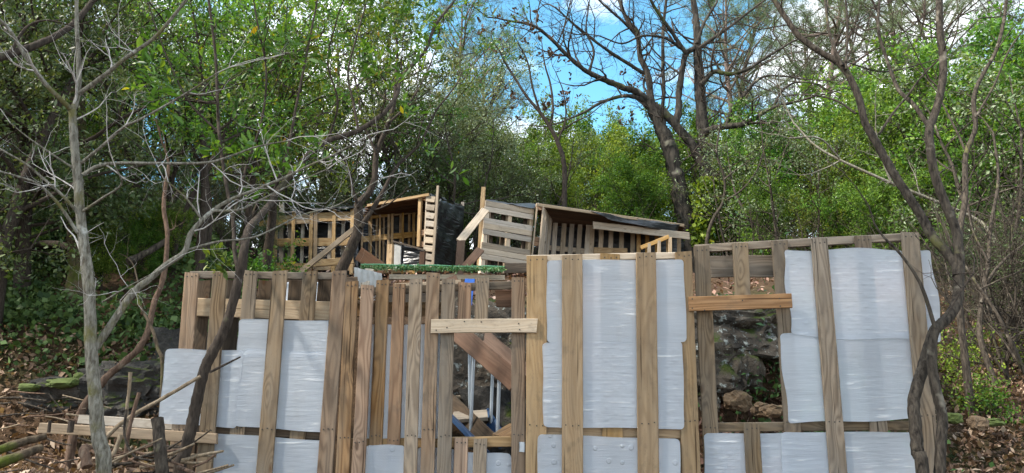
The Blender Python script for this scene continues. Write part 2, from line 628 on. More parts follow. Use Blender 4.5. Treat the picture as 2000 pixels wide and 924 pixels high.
M = dict(
    grey=mat_wood('weathered_wood', (0.275, 0.202, 0.132), (0.105, 0.07, 0.043), grey=(0.185, 0.16, 0.13), weather=0.7, var=0.36),
    grey2=mat_wood('weathered_brown_wood', (0.285, 0.178, 0.098), (0.105, 0.056, 0.028), grey=(0.18, 0.148, 0.112), weather=0.55, var=0.36),
    tan=mat_wood('tan_wood', (0.335, 0.228, 0.125), (0.18, 0.105, 0.05), grey=(0.22, 0.185, 0.14), weather=0.35, grain=0.55),
    orange=mat_wood('orange_wood', (0.40, 0.245, 0.14), (0.20, 0.105, 0.055), weather=0.15),
    light=mat_wood('pale_wood', (0.50, 0.40, 0.29), (0.36, 0.26, 0.17), weather=0.25, grain=0.6),
    yellow=mat_wood('yellow_pine_wood', (0.58, 0.40, 0.20), (0.34, 0.19, 0.07), weather=0.18, var=0.2),
    hutgrey=mat_wood('pale_grey_wood', (0.50, 0.42, 0.33), (0.29, 0.23, 0.17), weather=0.45, grain=0.6),
    brown=mat_wood('brown_board_wood', (0.125, 0.07, 0.045), (0.07, 0.038, 0.024), grey=(0.11, 0.085, 0.065), weather=0.3, grain=0.5),
    dark=mat_wood('dark_wood', (0.10, 0.073, 0.052), (0.05, 0.036, 0.026), grey=(0.10, 0.088, 0.072), weather=0.3),  # darkest wood tone, for back boards, low rails and beams
    p_dim=mat_plastic('dimpled_white_plastic', 'dimple'),
    p_smo=mat_plastic('smooth_white_plastic', 'smooth', (0.725, 0.78, 0.86)),
    p_mesh=mat_plastic('perforated_white_plastic', 'mesh'),
    tarp=mat_tarp(),
    nail=mat_flat('rusty_nail', (0.03, 0.025, 0.02), 0.7),
    steel=mat_flat('galvanised_steel', (0.42, 0.46, 0.50), 0.4, 0.7),
    blue=mat_flat('blue_steel', (0.018, 0.055, 0.13), 0.45, 0.0),
    blueplas=mat_flat('blue_plastic', (0.015, 0.10, 0.42), 0.4),
    white=mat_flat('weathered_white_paint', (0.36, 0.36, 0.35), 0.6, var=0.5, scale=7),
    soil=mat_ground(),
    rock=mat_rock('lichen_rock', (0.034, 0.029, 0.024), (0.125, 0.10, 0.076)),
    rock_d=mat_rock('dark_rock', (0.025, 0.024, 0.023), (0.075, 0.068, 0.06), lichen=(0.12, 0.12, 0.11), lich_lo=0.62),
    rock_t=mat_rock('tan_rock', (0.08, 0.056, 0.037), (0.21, 0.145, 0.09), lich_lo=0.7, moss_lo=0.68),
    moss=mat_flat('moss', (0.05, 0.07, 0.012), 0.95, var=0.6, scale=25),
    bark_pale=mat_bark('pale_grey_bark', (0.075, 0.065, 0.048), (0.25, 0.235, 0.195), (0.42, 0.415, 0.38), 0.60, 13, (0.12, 0.11, 0.045), 0.55, 0.6),
    twig_pale=mat_bark('pale_twig_bark', (0.30, 0.275, 0.255), (0.56, 0.53, 0.50), None, 0.5, 12, None, 0.6, 0.2),
    bark_dark=mat_bark('dark_brown_bark', (0.022, 0.017, 0.014), (0.068, 0.053, 0.042), (0.075, 0.07, 0.045), 0.62, 8),
    bark_mid=mat_bark('grey_brown_bark', (0.015, 0.012, 0.010), (0.078, 0.064, 0.050), (0.17, 0.15, 0.12), 0.61, 9, (0.10, 0.10, 0.035), 0.60),
    bark_oak=mat_bark('oak_bark', (0.010, 0.009, 0.008), (0.062, 0.053, 0.043), (0.22, 0.20, 0.16), 0.62, 2.2, (0.05, 0.062, 0.014), 0.56, 1.0),
    bark_red=mat_bark('reddish_dead_bark', (0.06, 0.036, 0.025), (0.16, 0.105, 0.075), (0.22, 0.17, 0.125), 0.6, 9),
    bark_pine=mat_bark('pine_bark', (0.06, 0.045, 0.038), (0.17, 0.13, 0.11), None, 0.5, 4),
    bark_moss=mat_bark('mossy_bark', (0.035, 0.026, 0.018), (0.12, 0.09, 0.06), None, 0.5, 5, (0.06, 0.075, 0.012), 0.50),
    stick=mat_bark('dry_stick_bark', (0.13, 0.095, 0.06), (0.30, 0.235, 0.165), None, 0.5, 9, (0.12, 0.12, 0.05), 0.62),
    l_arb=mat_leaf('strawberry_tree_leaf', [(0.0, (0.035, 0.075, 0.018)), (0.45, (0.075, 0.155, 0.025)), (0.80, (0.125, 0.22, 0.035)), (0.990, (0.20, 0.27, 0.03)), (0.997, (0.36, 0.24, 0.02)), (1.0, (0.5, 0.30, 0.02))], 0.38, 0.45, 0.3),
    l_holm=mat_leaf('holm_oak_leaf', [(0.0, (0.028, 0.052, 0.018)), (0.6, (0.066, 0.108, 0.036)), (1.0, (0.125, 0.165, 0.065))], 0.25, 0.45, 0.35),
    l_bush=mat_leaf('bright_bush_leaf', [(0.0, (0.032, 0.072, 0.014)), (0.5, (0.085, 0.160, 0.022)), (0.9, (0.15, 0.25, 0.035)), (1.0, (0.23, 0.31, 0.05))], 0.40, 0.5, 0.2),
    l_grey=mat_leaf('grey_green_leaf', [(0.0, (0.05, 0.08, 0.035)), (0.6, (0.105, 0.145, 0.065)), (1.0, (0.19, 0.23, 0.13))], 0.25),
    l_pine=mat_leaf('pine_needle', [(0.0, (0.055, 0.085, 0.035)), (1.0, (0.13, 0.17, 0.075))], 0.2, 0.5, 0.3),
    l_dead=mat_leaf('dead_pine_needle', [(0.0, (0.06, 0.032, 0.022)), (1.0, (0.16, 0.085, 0.055))], 0.15, 0.6, 0.2),
    l_brown=mat_leaf('withered_oak_leaf', [(0.0, (0.035, 0.024, 0.018)), (1.0, (0.10, 0.062, 0.045))], 0.2, 0.6, 0.2),
    l_ivy=mat_leaf('ivy_leaf', [(0.0, (0.018, 0.040, 0.014)), (0.7, (0.050, 0.095, 0.028)), (1.0, (0.09, 0.14, 0.05))], 0.15, 0.6, 0.15),
    l_fake=mat_leaf('artificial_leaf', [(0.0, (0.05, 0.16, 0.07)), (0.6, (0.12, 0.30, 0.15)), (1.0, (0.40, 0.56, 0.40))], 0.3, 0.4, 0.4),
    l_fall=mat_leaf('fallen_leaf', [(0.0, (0.06, 0.036, 0.022)), (0.5, (0.16, 0.10, 0.062)), (0.85, (0.27, 0.185, 0.12)), (1.0, (0.42, 0.33, 0.24))], 0.12, 0.6, 0.25),
)

# ------------------------------------------------------------------ ground
def build_ground():
    ys = np.concatenate([np.arange(-12, 2.4, 1.2), np.arange(2.4, 9, 0.09), np.arange(9, 18, 0.25), np.arange(18, 100, 3.0), [140, 220, 400]])
    # columns fan out with depth
    us = np.concatenate([[-40, -12, -5, -3, -2, -1.5], np.arange(-1.2, 1.2, 0.022), [1.2, 1.5, 2, 3, 5, 12, 40]])
    V = []
    for y in ys:
        k = max(3.2, y)
        for u in us:
            x = u * k
            z = height(x, min(y, 90))
            if 3.4 < y < 18 and abs(u) < 1.2:
                z += RNG.uniform(-0.02, 0.02)
            V.append((x, y, z))
    nu = len(us)
    F = []
    for i in range(len(ys) - 1):
        for j in range(nu - 1):
            a = i * nu + j
            F.append((a, a + 1, a + nu + 1, a + nu))
    acc = Acc()
    acc.add(V, F)
    o = link('ground', acc.mesh('ground', True), M['soil'])
    tag(o, 'brown leaf-strewn forest soil rising up the hillside', None, None, 'structure')


build_ground()

# ------------------------------------------------------------------ boards
def board_mesh(L, w, t, w2=None, warp=0.004, seg=6, cham=0.003, skew=0.0):
    w2 = w2 or w
    V, rings = [], seg + 1
    ph = RNG.uniform(0, 6)
    cut0, cut1 = RNG.uniform(-0.12, 0.12) * w, RNG.uniform(-0.12, 0.12) * w
    for i in range(rings):
        s = i / seg
        x = (s - 0.5) * L
        hw = lerp(w, w2, s) / 2 * (1 + RNG.uniform(-0.02, 0.02))
        ht = t / 2
        dy = math.sin(ph + s * 3.0) * warp * 0.6
        dz = math.sin(ph * 1.7 + s * 2.6) * warp * 0.2
        c = cham * RNG.uniform(0.6, 1.6)
        sec = [(-hw + c, -ht), (hw - c, -ht), (hw, -ht + c), (hw, ht - c), (hw - c, ht), (-hw + c, ht), (-hw, ht - c), (-hw, -ht + c)]
        for (yy, zz) in sec:
            xx = x
            if i == 0:
                xx += cut0 * yy / max(w, 1e-6)
            if i == rings - 1:
                xx += cut1 * yy / max(w, 1e-6)
            V.append((xx, yy + dy, zz + dz))
    F = []
    for i in range(seg):
        for k in range(8):
            F.append((i * 8 + k, i * 8 + (k + 1) % 8, (i + 1) * 8 + (k + 1) % 8, (i + 1) * 8 + k))
    me = bpy.data.meshes.new('board')
    faces = [list(f) for f in F] + [list(range(7, -1, -1)), [seg * 8 + k for k in range(8)]]
    me.from_pydata(V, [], faces)
    return me


def board(name, a, b, w, t, nrm, mat, parent=None, w2=None, warp=0.004, seg=9, label=None):
    """a board from a to b (centre line of the slab), width w, thickness t along nrm"""
    a, b = Vector(a), Vector(b)
    X = (b - a)
    L = X.length
    X.normalize()
    Z = Vector(nrm)
    Z = (Z - X * Z.dot(X)).normalized()
    Y = Z.cross(X)
    mw = Matrix((X, Y, Z)).transposed().to_4x4()
    mw.translation = (a + b) / 2
    me = board_mesh(L, w, t, w2, warp, seg)
    o = link(name, me, M[mat] if isinstance(mat, str) else mat, parent, mw)
    if label:
        o['label'] = label
    return o


def nail_mesh(spots, nrm, r=0.0045):
    acc = Acc()
    n = Vector(nrm)
    a = n.orthogonal().normalized()
    b = n.cross(a)
    for p in spots:
        p = Vector(p)
        vs = [p + n * 0.0015 + (a * math.cos(k) + b * math.sin(k)) * r for k in (0, 1.05, 2.1, 3.14, 4.19, 5.24)]
        vs += [v - n * 0.006 for v in vs]
        acc.add([tuple(v) for v in vs], [[0, 1, 2], [0, 2, 3], [0, 3, 4], [0, 4, 5]])
        acc.add([tuple(v) for v in vs], [[k, (k + 1) % 6, 6 + (k + 1) % 6, 6 + k] for k in range(6)])
    return acc.mesh('nail_heads')


FENCE_Y = 4.5
NF = Vector((0, -1, 0))
# the fence line: pallets stand nearly side by side across the path
PL_L = Plane(350, 4.50, 680, 4.50)
PL_G = Plane(680, 4.50, 1027, 4.47)
PL_C = Plane(1027, 4.42, 1365, 4.42)
PL_R = Plane(1355, 4.46, 1800, 4.40)
for pl in (PL_L, PL_G, PL_C, PL_R):
    pass
FRONT, BACK, RAIL, DEEP = 0.030, 0.0, -0.032, -0.105    # offsets of the board centres towards the camera
ST = 0.018


def vslat(pl, parent, x0, y0, x1, y1, w0, w1, off, mat, to_ground=True, nails=None, nail_rows=(0.02,), name='slat'):
    """a slat given by its centre at the top (x0,y0) and a lower centre (x1,y1) in photo pixels"""
    t, b = pl.at(x0, y0, off), pl.at(x1, y1, off)
    k = (pl.at(x0 + w0 / 2, y0, off) - pl.at(x0 - w0 / 2, y0, off)).length
    k1 = (pl.at(x1 + w1 / 2, y1, off) - pl.at(x1 - w1 / 2, y1, off)).length
    if to_ground:
        d = (t - b)
        gz = 0.30
        s = (b.z - gz) / d.z
        b = b - d * s
    o = board(name, t, b, k, ST, pl.n, mat, parent, w2=k1)
    if nails is not None:
        for r in nail_rows:
            c = t + (b - t) * (r / max((b - t).length, 0.01))
            for q in (-0.3, 0.02, 0.3):
                nails.append(c + pl.t * q * k + pl.n * (ST / 2 + 0.0005) + Vector((0, 0, RNG.uniform(-.004, .004))))
    return o


def hrail(pl, parent, xa, ya, xb, yb, hpx, off, th, mat, name='rail'):
    a, b = pl.at(xa, ya, off), pl.at(xb, yb, off)
    w = (pl.at(xa, ya - hpx / 2, off) - pl.at(xa, ya + hpx / 2, off)).length
    return board(name, a, b, w, th, pl.n, mat, parent)


def base_of(pl, px):
    p = pl.at(px, 900)
    return Vector((p.x, p.y, 0.28))


# ---- left pallet
pal_l = thing('pallet', base_of(PL_L, 520), 'weathered grey pallet with six slats standing beside the dark curved tree trunk', 'pallet', 'pallets of the fence')
nl = []
for x0, x1, y1, w0, w1, off, mt in ((376, 364, 680, 28, 33, BACK, 'grey2'), (430, 405, 840, 27, 34, FRONT, 'grey'),
                                    (490, 463, 850, 26, 30, BACK, 'grey'), (548, 517, 903, 29, 32, FRONT, 'grey'),
                                    (607, 582, 850, 29, 29, BACK, 'grey'), (663, 636, 912, 28, 30, FRONT, 'grey2')):
    vslat(PL_L, pal_l, x0, 530 + RNG.uniform(-1, 3), x1, y1, w0, w1, off, mt, True, nl, (0.022, 0.93))
hrail(PL_L, pal_l, 372, 538, 676, 540, 14, RAIL, 0.035, 'grey')
hrail(PL_L, pal_l, 366, 600, 655, 607, 36, RAIL - 0.03, 0.022, 'light', 'cross_board')
hrail(PL_L, pal_l, 345, 835, 640, 850, 15, RAIL, 0.035, 'dark')
hrail(PL_L, pal_l, 330, 1150, 625, 1160, 15, RAIL, 0.035, 'dark')
for x0, x1 in ((400, 373), (458, 432), (520, 493), (578, 553), (636, 612)):
    vslat(PL_L, pal_l, x0, 548, x1, 850, 27, 29, DEEP, 'dark')  # back deck gets a darker wood colour so the gaps read as shaded
tag(link('nail_heads', nail_mesh(nl, PL_L.n), M['nail'], pal_l, None), kind='stuff')

# ---- gate of upright slats
gate = thing('slatted_gate', base_of(PL_G, 850), 'brown wooden gate of close upright slats with a window gap onto the stairs', 'gate')
ng = []
for x0, y0, x1, y1, w, off, mt in ((688, 550, 670, 922, 25, FRONT, 'grey2'), (718, 557, 699, 924, 25, FRONT, 'orange'),
                                   (747, 547, 734, 868, 25, BACK, 'grey2'), (781, 555, 769, 868, 24, BACK, 'orange'),
                                   (813, 545, 802, 922, 25, FRONT, 'grey'), (847, 533, 834, 924, 26, FRONT + 0.004, 'grey2'),
                                   (876, 545, 868, 924, 26, FRONT, 'grey'), (1013, 542, 1012, 924, 26, FRONT, 'grey2')):
    vslat(PL_G, gate, x0, y0, x1, y1, w, w + 1, off, mt, True, ng, (0.025, 0.915))
for x0, y0, x1, y1, w, mt in ((909, 552, 905, 632, 26, 'orange'), (942, 543, 940, 632, 26, 'grey')):
    vslat(PL_G, gate, x0, y0, x1, y1, w, w, BACK, mt, False, ng, (0.025,))
for x0, y0, x1, y1, w, mt in ((901.5, 855, 899, 924, 27, 'orange'), (938, 857, 936, 924, 26, 'grey')):
    vslat(PL_G, gate, x0, y0, x1, y1, w, w, BACK, mt, True, ng, (0.03,))
hrail(PL_G, gate, 680, 572, 1020, 556, 15, RAIL, 0.03, 'grey')
hrail(PL_G, gate, 676, 606, 870, 604, 28, RAIL - 0.04, 0.02, 'grey2', 'cross_board')
hrail(PL_G, gate, 968, 583, 1020, 582, 34, RAIL - 0.06, 0.02, 'brown', 'cross_board')
hrail(PL_G, gate, 668, 866, 1020, 863, 20, RAIL, 0.035, 'tan')
hrail(PL_G, gate, 660, 1160, 1020, 1160, 20, RAIL, 0.035, 'dark')
hb = hrail(PL_G, gate, 842, 637, 1049, 637, 27, FRONT + 0.032, 0.022, 'light', 'crossbar')
ng2 = [PL_G.at(x, y, FRONT + 0.0435) for x, y in ((873, 640), (907, 628), (940, 629), (1013, 632), (1015, 644), (852, 645))]
link('metal_hinge', board_mesh(0.055, 0.032, 0.004), M['steel'], gate, Matrix.Translation(PL_G.at(1019, 873, FRONT + 0.013)) @ Matrix.Rotation(math.pi / 2, 4, 'X') @ Matrix.Rotation(math.pi / 2, 4, 'Z'))
tag(link('nail_heads', nail_mesh(ng + ng2, PL_G.n), M['nail'], gate, None), kind='stuff')

# ---- centre pallet
pal_c = thing('pallet', base_of(PL_C, 1200), 'tan wide-slatted pallet with white plastic sheets woven between its boards', 'pallet', 'pallets of the fence')
nc = []
for x0, y0, x1, y1, w0, w1, off, mt in ((1048, 500, 1047, 924, 40, 40, BACK, 'tan'), (1117, 498, 1117.5, 924, 40, 41, FRONT, 'tan'),
                                        (1192, 496, 1197, 855, 38, 42, BACK, 'tan'), (1260.5, 494, 1267, 924, 39, 42, FRONT, 'tan'),
                                        (1335, 492, 1350, 924, 32, 40, BACK, 'tan')):
    vslat(PL_C, pal_c, x0, y0, x1, y1, w0, w1, off, mt, True, nc, (0.025, 0.99))
hrail(PL_C, pal_c, 1029, 505, 1350, 500, 13, RAIL, 0.035, 'light')
hrail(PL_C, pal_c, 1030, 846, 1362, 846, 20, RAIL, 0.035, 'tan')
hrail(PL_C, pal_c, 1030, 1170, 1372, 1170, 20, RAIL, 0.035, 'dark')
for x0, x1 in ((1085, 1084), (1225, 1230), (1300, 1310)):
    vslat(PL_C, pal_c, x0, 503, x1, 850, 36, 38, DEEP, 'tan')
tag(link('nail_heads', nail_mesh(nc, PL_C.n), M['nail'], pal_c, None), kind='stuff')

# ---- right pallet
pal_r = thing('pallet', base_of(PL_R, 1580), 'weathered grey pallet leaning slightly, hung with drooping plastic sheets, beside the forked tree', 'pallet', 'pallets of the fence')
nr_ = []
for x0, y0, x1, y1, w0, w1, off, mt in ((1370, 481, 1387, 847, 30, 32, BACK, 'grey'), (1521.5, 470, 1547, 842, 31, 32, BACK, 'grey'),
                                        (1599, 466, 1636.5, 924, 32, 35, FRONT, 'grey'), (1685, 461, 1717, 842, 32, 34, BACK, 'grey'),
                                        (1777, 454, 1819.5, 924, 34, 36, FRONT, 'grey')):
    vslat(PL_R, pal_r, x0, y0, x1, y1, w0, w1, off, mt, True, nr_, (0.025, 1.07))
vslat(PL_R, pal_r, 1446, 475, 1450, 590, 30, 31, BACK, 'grey', False, nr_, (0.025,))
vslat(PL_R, pal_r, 1467, 827, 1472, 924, 31, 31, BACK + 0.028, 'grey', True, nr_, (0.03,))
hrail(PL_R, pal_r, 1357, 486, 1793, 463, 15, RAIL, 0.035, 'grey')
hrail(PL_R, pal_r, 1387, 522, 1520, 520, 42, RAIL - 0.075, 0.02, 'grey', 'cross_board')
hrail(PL_R, pal_r, 1375, 836, 1812, 830, 18, RAIL, 0.035, 'grey')
hrail(PL_R, pal_r, 1380, 1160, 1830, 1160, 18, RAIL, 0.035, 'dark')
hrail(PL_R, pal_r, 1345, 593, 1546, 588, 28, FRONT + 0.030, 0.022, 'orange', 'crossbar')
nr2 = [PL_R.at(x, y, FRONT + 0.0415) for x, y in ((1352, 584), (1376, 606), (1352, 602), (1450, 587), (1522, 583), (1524, 598))]
for x0, x1 in ((1400, 1416), (1560, 1590), (1640, 1672), (1740, 1775)):
    vslat(PL_R, pal_r, x0 + 3, 852, x1 + 3, 1100, 30, 31, DEEP, 'grey2')
tag(link('nail_heads', nail_mesh(nr_ + nr2, PL_R.n), M['nail'], pal_r, None), kind='stuff')


# ------------------------------------------------------------------ plastic sheets
def sheet(pl, corners, off, mat, label, rad=0.024, wavy=0.0006, edge=0.0022, bow=0.0, group='white plastic sheets on the fence'):
    """corners in photo pixels: tl, tr, br, bl"""
    c = [pl.at(x, y, off) for x, y in corners]
    cen = sum(c, Vector()) / 4
    W = ((c[1] - c[0]).length + (c[2] - c[3]).length) / 2
    H = ((c[3] - c[0]).length + (c[2] - c[1]).length) / 2
    nu, nv = 26, 22
    ph = [RNG.uniform(0, 6) for _ in range(6)]
    G = []
    # extra rows near the edges so that the corners round off
    def ticks(n, L):
        e = [0, rad * .13, rad * .3, rad * .55, rad]
        m = np.linspace(rad, L - rad, n - 8)[1:-1]
        return e + list(m) + [L - q for q in reversed(e)]
    tu, tv = ticks(nu, W), ticks(nv, H)
    for j, dv in enumerate(tv):
        for i, du in enumerate(tu):
            x, y = du, dv
            cx = rad if x < rad else (W - rad if x > W - rad else None)
            cy = rad if y < rad else (H - rad if y > H - rad else None)
            if cx is not None and cy is not None:
                qx, qy = x - cx, y - cy
                m = max(abs(qx), abs(qy))
                l = math.hypot(qx, qy)
                if l > 1e-9:
                    x, y = cx + qx / l * m, cy + qy / l * m
            u, v = x / W, y / H
            p = c[0] * (1 - u) * (1 - v) + c[1] * u * (1 - v) + c[2] * u * v + c[3] * (1 - u) * v
            p = p + Vector((0, 0, math.sin(ph[0] + u * 9) * edge * (1 - v) + math.sin(ph[1] + u * 8) * edge * v))
            p = p + pl.t * (math.sin(ph[2] + v * 9) * edge * (1 - u) + math.sin(ph[3] + v * 8) * edge * u)
            p = p + pl.n * (math.sin(ph[4] + u * 7 + v * 3) * math.sin(ph[5] + v * 6) * wavy + bow * (u - 0.5) ** 2 * 4)
            G.append(p - cen)
    nu, nv = len(tu), len(tv)
    F = [(j * nu + i, (j + 1) * nu + i, (j + 1) * nu + i + 1, j * nu + i + 1) for j in range(nv - 1) for i in range(nu - 1)]
    ring = [i for i in range(nu)] + [j * nu + nu - 1 for j in range(1, nv)] + [(nv - 1) * nu + i for i in range(nu - 2, -1, -1)] + [j * nu for j in range(nv - 2, 0, -1)]
    n, m = nu * nv, len(ring)
    V = [tuple(p) for p in G]
    V += [tuple(G[k] + pl.n * 0.0016 + (G[k] * -0.004)) for k in ring] + [tuple(G[k] - pl.n * 0.0016) for k in ring]
    for k in range(m):
        k2 = (k + 1) % m
        F.append((n + k, n + k2, n + m + k2, n + m + k))
    acc = Acc()
    acc.add(V, F)
    o = link('plastic_sheet', acc.mesh('plastic_sheet', False), M[mat], None, Matrix.Translation(cen))
    return tag(o, label, 'plastic sheet', group)


SH = 0.0150           # between the back slats and the front slats
sheet(PL_L, ((324, 681), (475, 685), (462, 836), (309, 826)), SH, 'p_dim', 'dimpled white sheet sticking out past the left edge of the pallet behind the curved trunk', bow=0.0)
sheet(PL_L, ((467, 623), (655, 627), (645, 700), (462, 698)), SH - 0.0035, 'p_smo', 'white sheet highest on the pallet beside the curved trunk, overlapped by the one below')
sheet(PL_L, ((476, 682), (651, 690), (636, 845), (457, 832)), SH + 0.0035, 'p_smo', 'smooth white sheet overlapping a dimpled one on the pallet beside the curved trunk')
sheet(PL_L, ((420, 846), (650, 862), (635, 1010), (403, 1000)), SH, 'p_smo', 'lowest white sheet on the pallet beside the curved trunk, under its middle rail')
sheet(PL_G, ((714, 634), (880, 634), (874, 856), (706, 856)), -0.0125, 'p_smo', 'tall white sheet seen in strips behind the close gate slats')
sheet(PL_G, ((714, 869), (791, 869), (786, 1020), (709, 1020)), SH + 0.002, 'p_mesh', 'small perforated white sheet low in front of two gate slats', bow=0.004)
sheet(PL_G, ((815, 874), (890, 876), (885, 1020), (808, 1020)), -0.0125, 'p_smo', 'white sheet low behind the tallest gate slat')
sheet(PL_G, ((884, 882), (999, 886), (999, 1020), (880, 1020)), -0.0125, 'p_mesh', 'perforated white sheet under the stair window of the gate')
sheet(PL_C, ((1068, 508), (1335, 507), (1342, 668), (1068, 670)), SH - 0.002, 'p_smo', 'top white sheet of the wide-slatted tan pallet')
sheet(PL_C, ((1060, 669), (1333, 667), (1337, 838), (1061, 834)), SH + 0.001, 'p_dim', 'middle white sheet of the wide-slatted tan pallet')
sheet(PL_C, ((1051, 848), (1328, 858), (1330, 1020), (1047, 1020)), SH + 0.001, 'p_mesh', 'bottom white sheet with round knobs on the wide-slatted tan pallet')
sheet(PL_R, ((1529, 487), (1819, 487), (1842, 668), (1546, 656)), SH + 0.001, 'p_dim', 'top crinkled sheet jutting past both sides of the leaning grey pallet', edge=0.010)
sheet(PL_R, ((1521, 650), (1790, 652), (1798, 818), (1541, 827)), SH - 0.003, 'p_smo', 'middle sheet of the leaning grey pallet, with a curling loose edge', edge=0.006)
sheet(PL_R, ((1375, 847), (1620, 845), (1625, 1020), (1378, 1020)), SH - 0.003, 'p_dim', 'lower sheet under the orange crossbar of the leaning grey pallet, behind a short slat')
sheet(PL_R, ((1526, 844), (1800, 844), (1808, 1020), (1530, 1020)), SH + 0.002, 'p_smo', 'lowest smooth sheet of the leaning grey pallet, beside the forked trunk')

# ------------------------------------------------------------------ huts of pallets
def hut_pallet(pl, parent, quad, nslat, mat, vertical=True, rails=((0.12, 0.09), (0.5, 0.09), (0.92, 0.09)), wfrac=0.45, back=True, off=0.0, name='pallet_panel', skip=(), th=0.02, backmat=None):
    """a pallet filling the pixel quad (tl, tr, br, bl) on plane pl; slats are its sub-parts"""
    c = [pl.at(x, y, off) for x, y in quad]
    cen = sum(c, Vector()) / 4
    if not vertical:
        c = [c[1], c[2], c[3], c[0]]

    def q(u, v):
        return c[0] * (1 - u) * (1 - v) + c[1] * u * (1 - v) + c[2] * u * v + c[3] * (1 - u) * v
    pan = None
    W = (c[1] - c[0]).length
    H = (c[3] - c[0]).length
    sw = W / nslat * wfrac if wfrac < 1 else wfrac - 1
    for k, (v, h) in enumerate(rails):
        o = board('rail' if k else name, q(0, v) - pl.n * 0.03, q(1, v) - pl.n * 0.03, h, 0.03, pl.n, mat, pan or parent)
        if pan is None:
            pan = o
    for i in range(nslat):
        if i in skip:
            continue
        u = (i + 0.5) / nslat if wfrac > 0.75 else lerp(sw / 2 / W, 1 - sw / 2 / W, i / max(1, nslat - 1))
        j = RNG.uniform(-0.008, 0.008)
        board('slat', q(u + j, 0.0 + RNG.uniform(-.01, .01)), q(u + j, 1.0), sw * RNG.uniform(0.9, 1.08), th, pl.n, mat, pan)
    if back:
        for i in range(nslat - 1):
            u = (i + 1.0) / nslat
            board('slat', q(u, 0.03) - pl.n * 0.11, q(u, 0.97) - pl.n * 0.11, sw * 0.95, th, pl.n, backmat or mat, pan)
    return pan


def cloth(name, pts, nu, nv, mat, parent=None, amp=0.02, thick=0.004, fold=6.0, label=None, cat=None):
    """a crinkled film through four world corners (tl, tr, br, bl)"""
    c = [Vector(p) for p in pts]
    cen = sum(c, Vector()) / 4
    n0 = (c[1] - c[0]).cross(c[3] - c[0]).normalized()
    ph = [RNG.uniform(0, 6) for _ in range(8)]
    G = []
    for j in range(nv + 1):
        for i in range(nu + 1):
            u, v = i / nu, j / nv
            p = c[0] * (1 - u) * (1 - v) + c[1] * u * (1 - v) + c[2] * u * v + c[3] * (1 - u) * v
            k = math.sin(ph[0] + u * fold + v * 3) + 0.6 * math.sin(ph[1] + v * fold * 2.1 - u * 4) + 0.5 * math.sin(ph[2] + (u + v) * fold * 2.6) + 0.4 * math.sin(ph[3] + u * 23 - v * 17)
            e = 0.35 * math.sin(ph[4] + u * 11) * (v - 0.5)
            G.append(p - cen + n0 * amp * k * 0.5 + Vector((0, 0, e * amp)))
    n = len(G)
    V = [tuple(p + n0 * thick / 2) for p in G] + [tuple(p - n0 * thick / 2) for p in G]
    F = []
    w = nu + 1
    for j in range(nv):
        for i in range(nu):
            a = j * w + i
            F.append((a, a + 1, a + w + 1, a + w))
            F.append((n + a, n + a + w, n + a + w + 1, n + a + 1))
    ring = [i for i in range(w)] + [j * w + nu for j in range(1, nv + 1)] + [nv * w + i for i in range(nu - 1, -1, -1)] + [j * w for j in range(nv - 1, 0, -1)]
    for k in range(len(ring)):
        a, b = ring[k], ring[(k + 1) % len(ring)]
        F.append((b, a, n + a, n + b))
    acc = Acc()
    acc.add(V, F)
    o = link(name, acc.mesh(name, True), M[mat], parent, Matrix.Translation(cen))
    if label:
        tag(o, label, cat)
    return o


# ---- left hut: two pallets facing the camera, then an open-fronted box with a film-clad end wall
YA = 13.6
HA = Plane(538, 13.9, 700, 13.5)
b0 = HA.at(620, 520)
hut_a = thing('pallet_hut', (b0.x, b0.y, height(b0.x, b0.y)), 'yellow pallet shelter with open front and a black film end wall', 'hut')
hut_pallet(HA, hut_a, ((537, 414), (612, 412), (608, 534), (533, 533)), 3, 'yellow', rails=((0.13, 0.17), (0.50, 0.15), (0.90, 0.15)), wfrac=0.26, backmat='hutgrey')
hut_pallet(HA, hut_a, ((614, 411), (692, 407), (690, 536), (611, 535)), 3, 'yellow', rails=((0.11, 0.17), (0.50, 0.15), (0.88, 0.15)), wfrac=0.27, backmat='hutgrey')
board('beam', HA.at(508, 437, 0.05), HA.at(560, 434, 0.05), 0.11, 0.04, HA.n, 'yellow', hut_a)
board('post', HA.at(550, 395, -0.2), HA.at(550, 530, -0.2), 0.09, 0.05, HA.n, 'hutgrey', hut_a)
# dark film behind the pallets
HAb = Plane(530, 14.15, 700, 13.75)
cloth('wall_film', (HAb.at(540, 416), HAb.at(700, 408), HAb.at(700, 536), HAb.at(540, 536)), 20, 14, 'tarp', hut_a, 0.015)
cloth('roof_film', (HA.at(540, 415, -0.9), HA.at(692, 404, -0.9), HA.at(693, 405, 0.08), HA.at(542, 414, 0.06)), 16, 10, 'tarp', hut_a, 0.03)
# inner back wall of the open box
HB = Plane(700, 14.0, 835, 14.0)
hut_pallet(HB, hut_a, ((706, 415), (762, 406), (760, 536), (704, 538)), 4, 'yellow', rails=((0.08, 0.10), (0.43, 0.11), (0.94, 0.11)), wfrac=0.30)
hut_pallet(HB, hut_a, ((764, 406), (832, 398), (832, 534), (762, 536)), 4, 'yellow', rails=((0.08, 0.10), (0.43, 0.11), (0.94, 0.11)), wfrac=0.28)
HBb = Plane(690, 14.25, 835, 14.25)
cloth('wall_film', (HBb.at(700, 408), HBb.at(836, 396), HBb.at(836, 540), HBb.at(700, 540)), 20, 14, 'tarp', hut_a, 0.015)
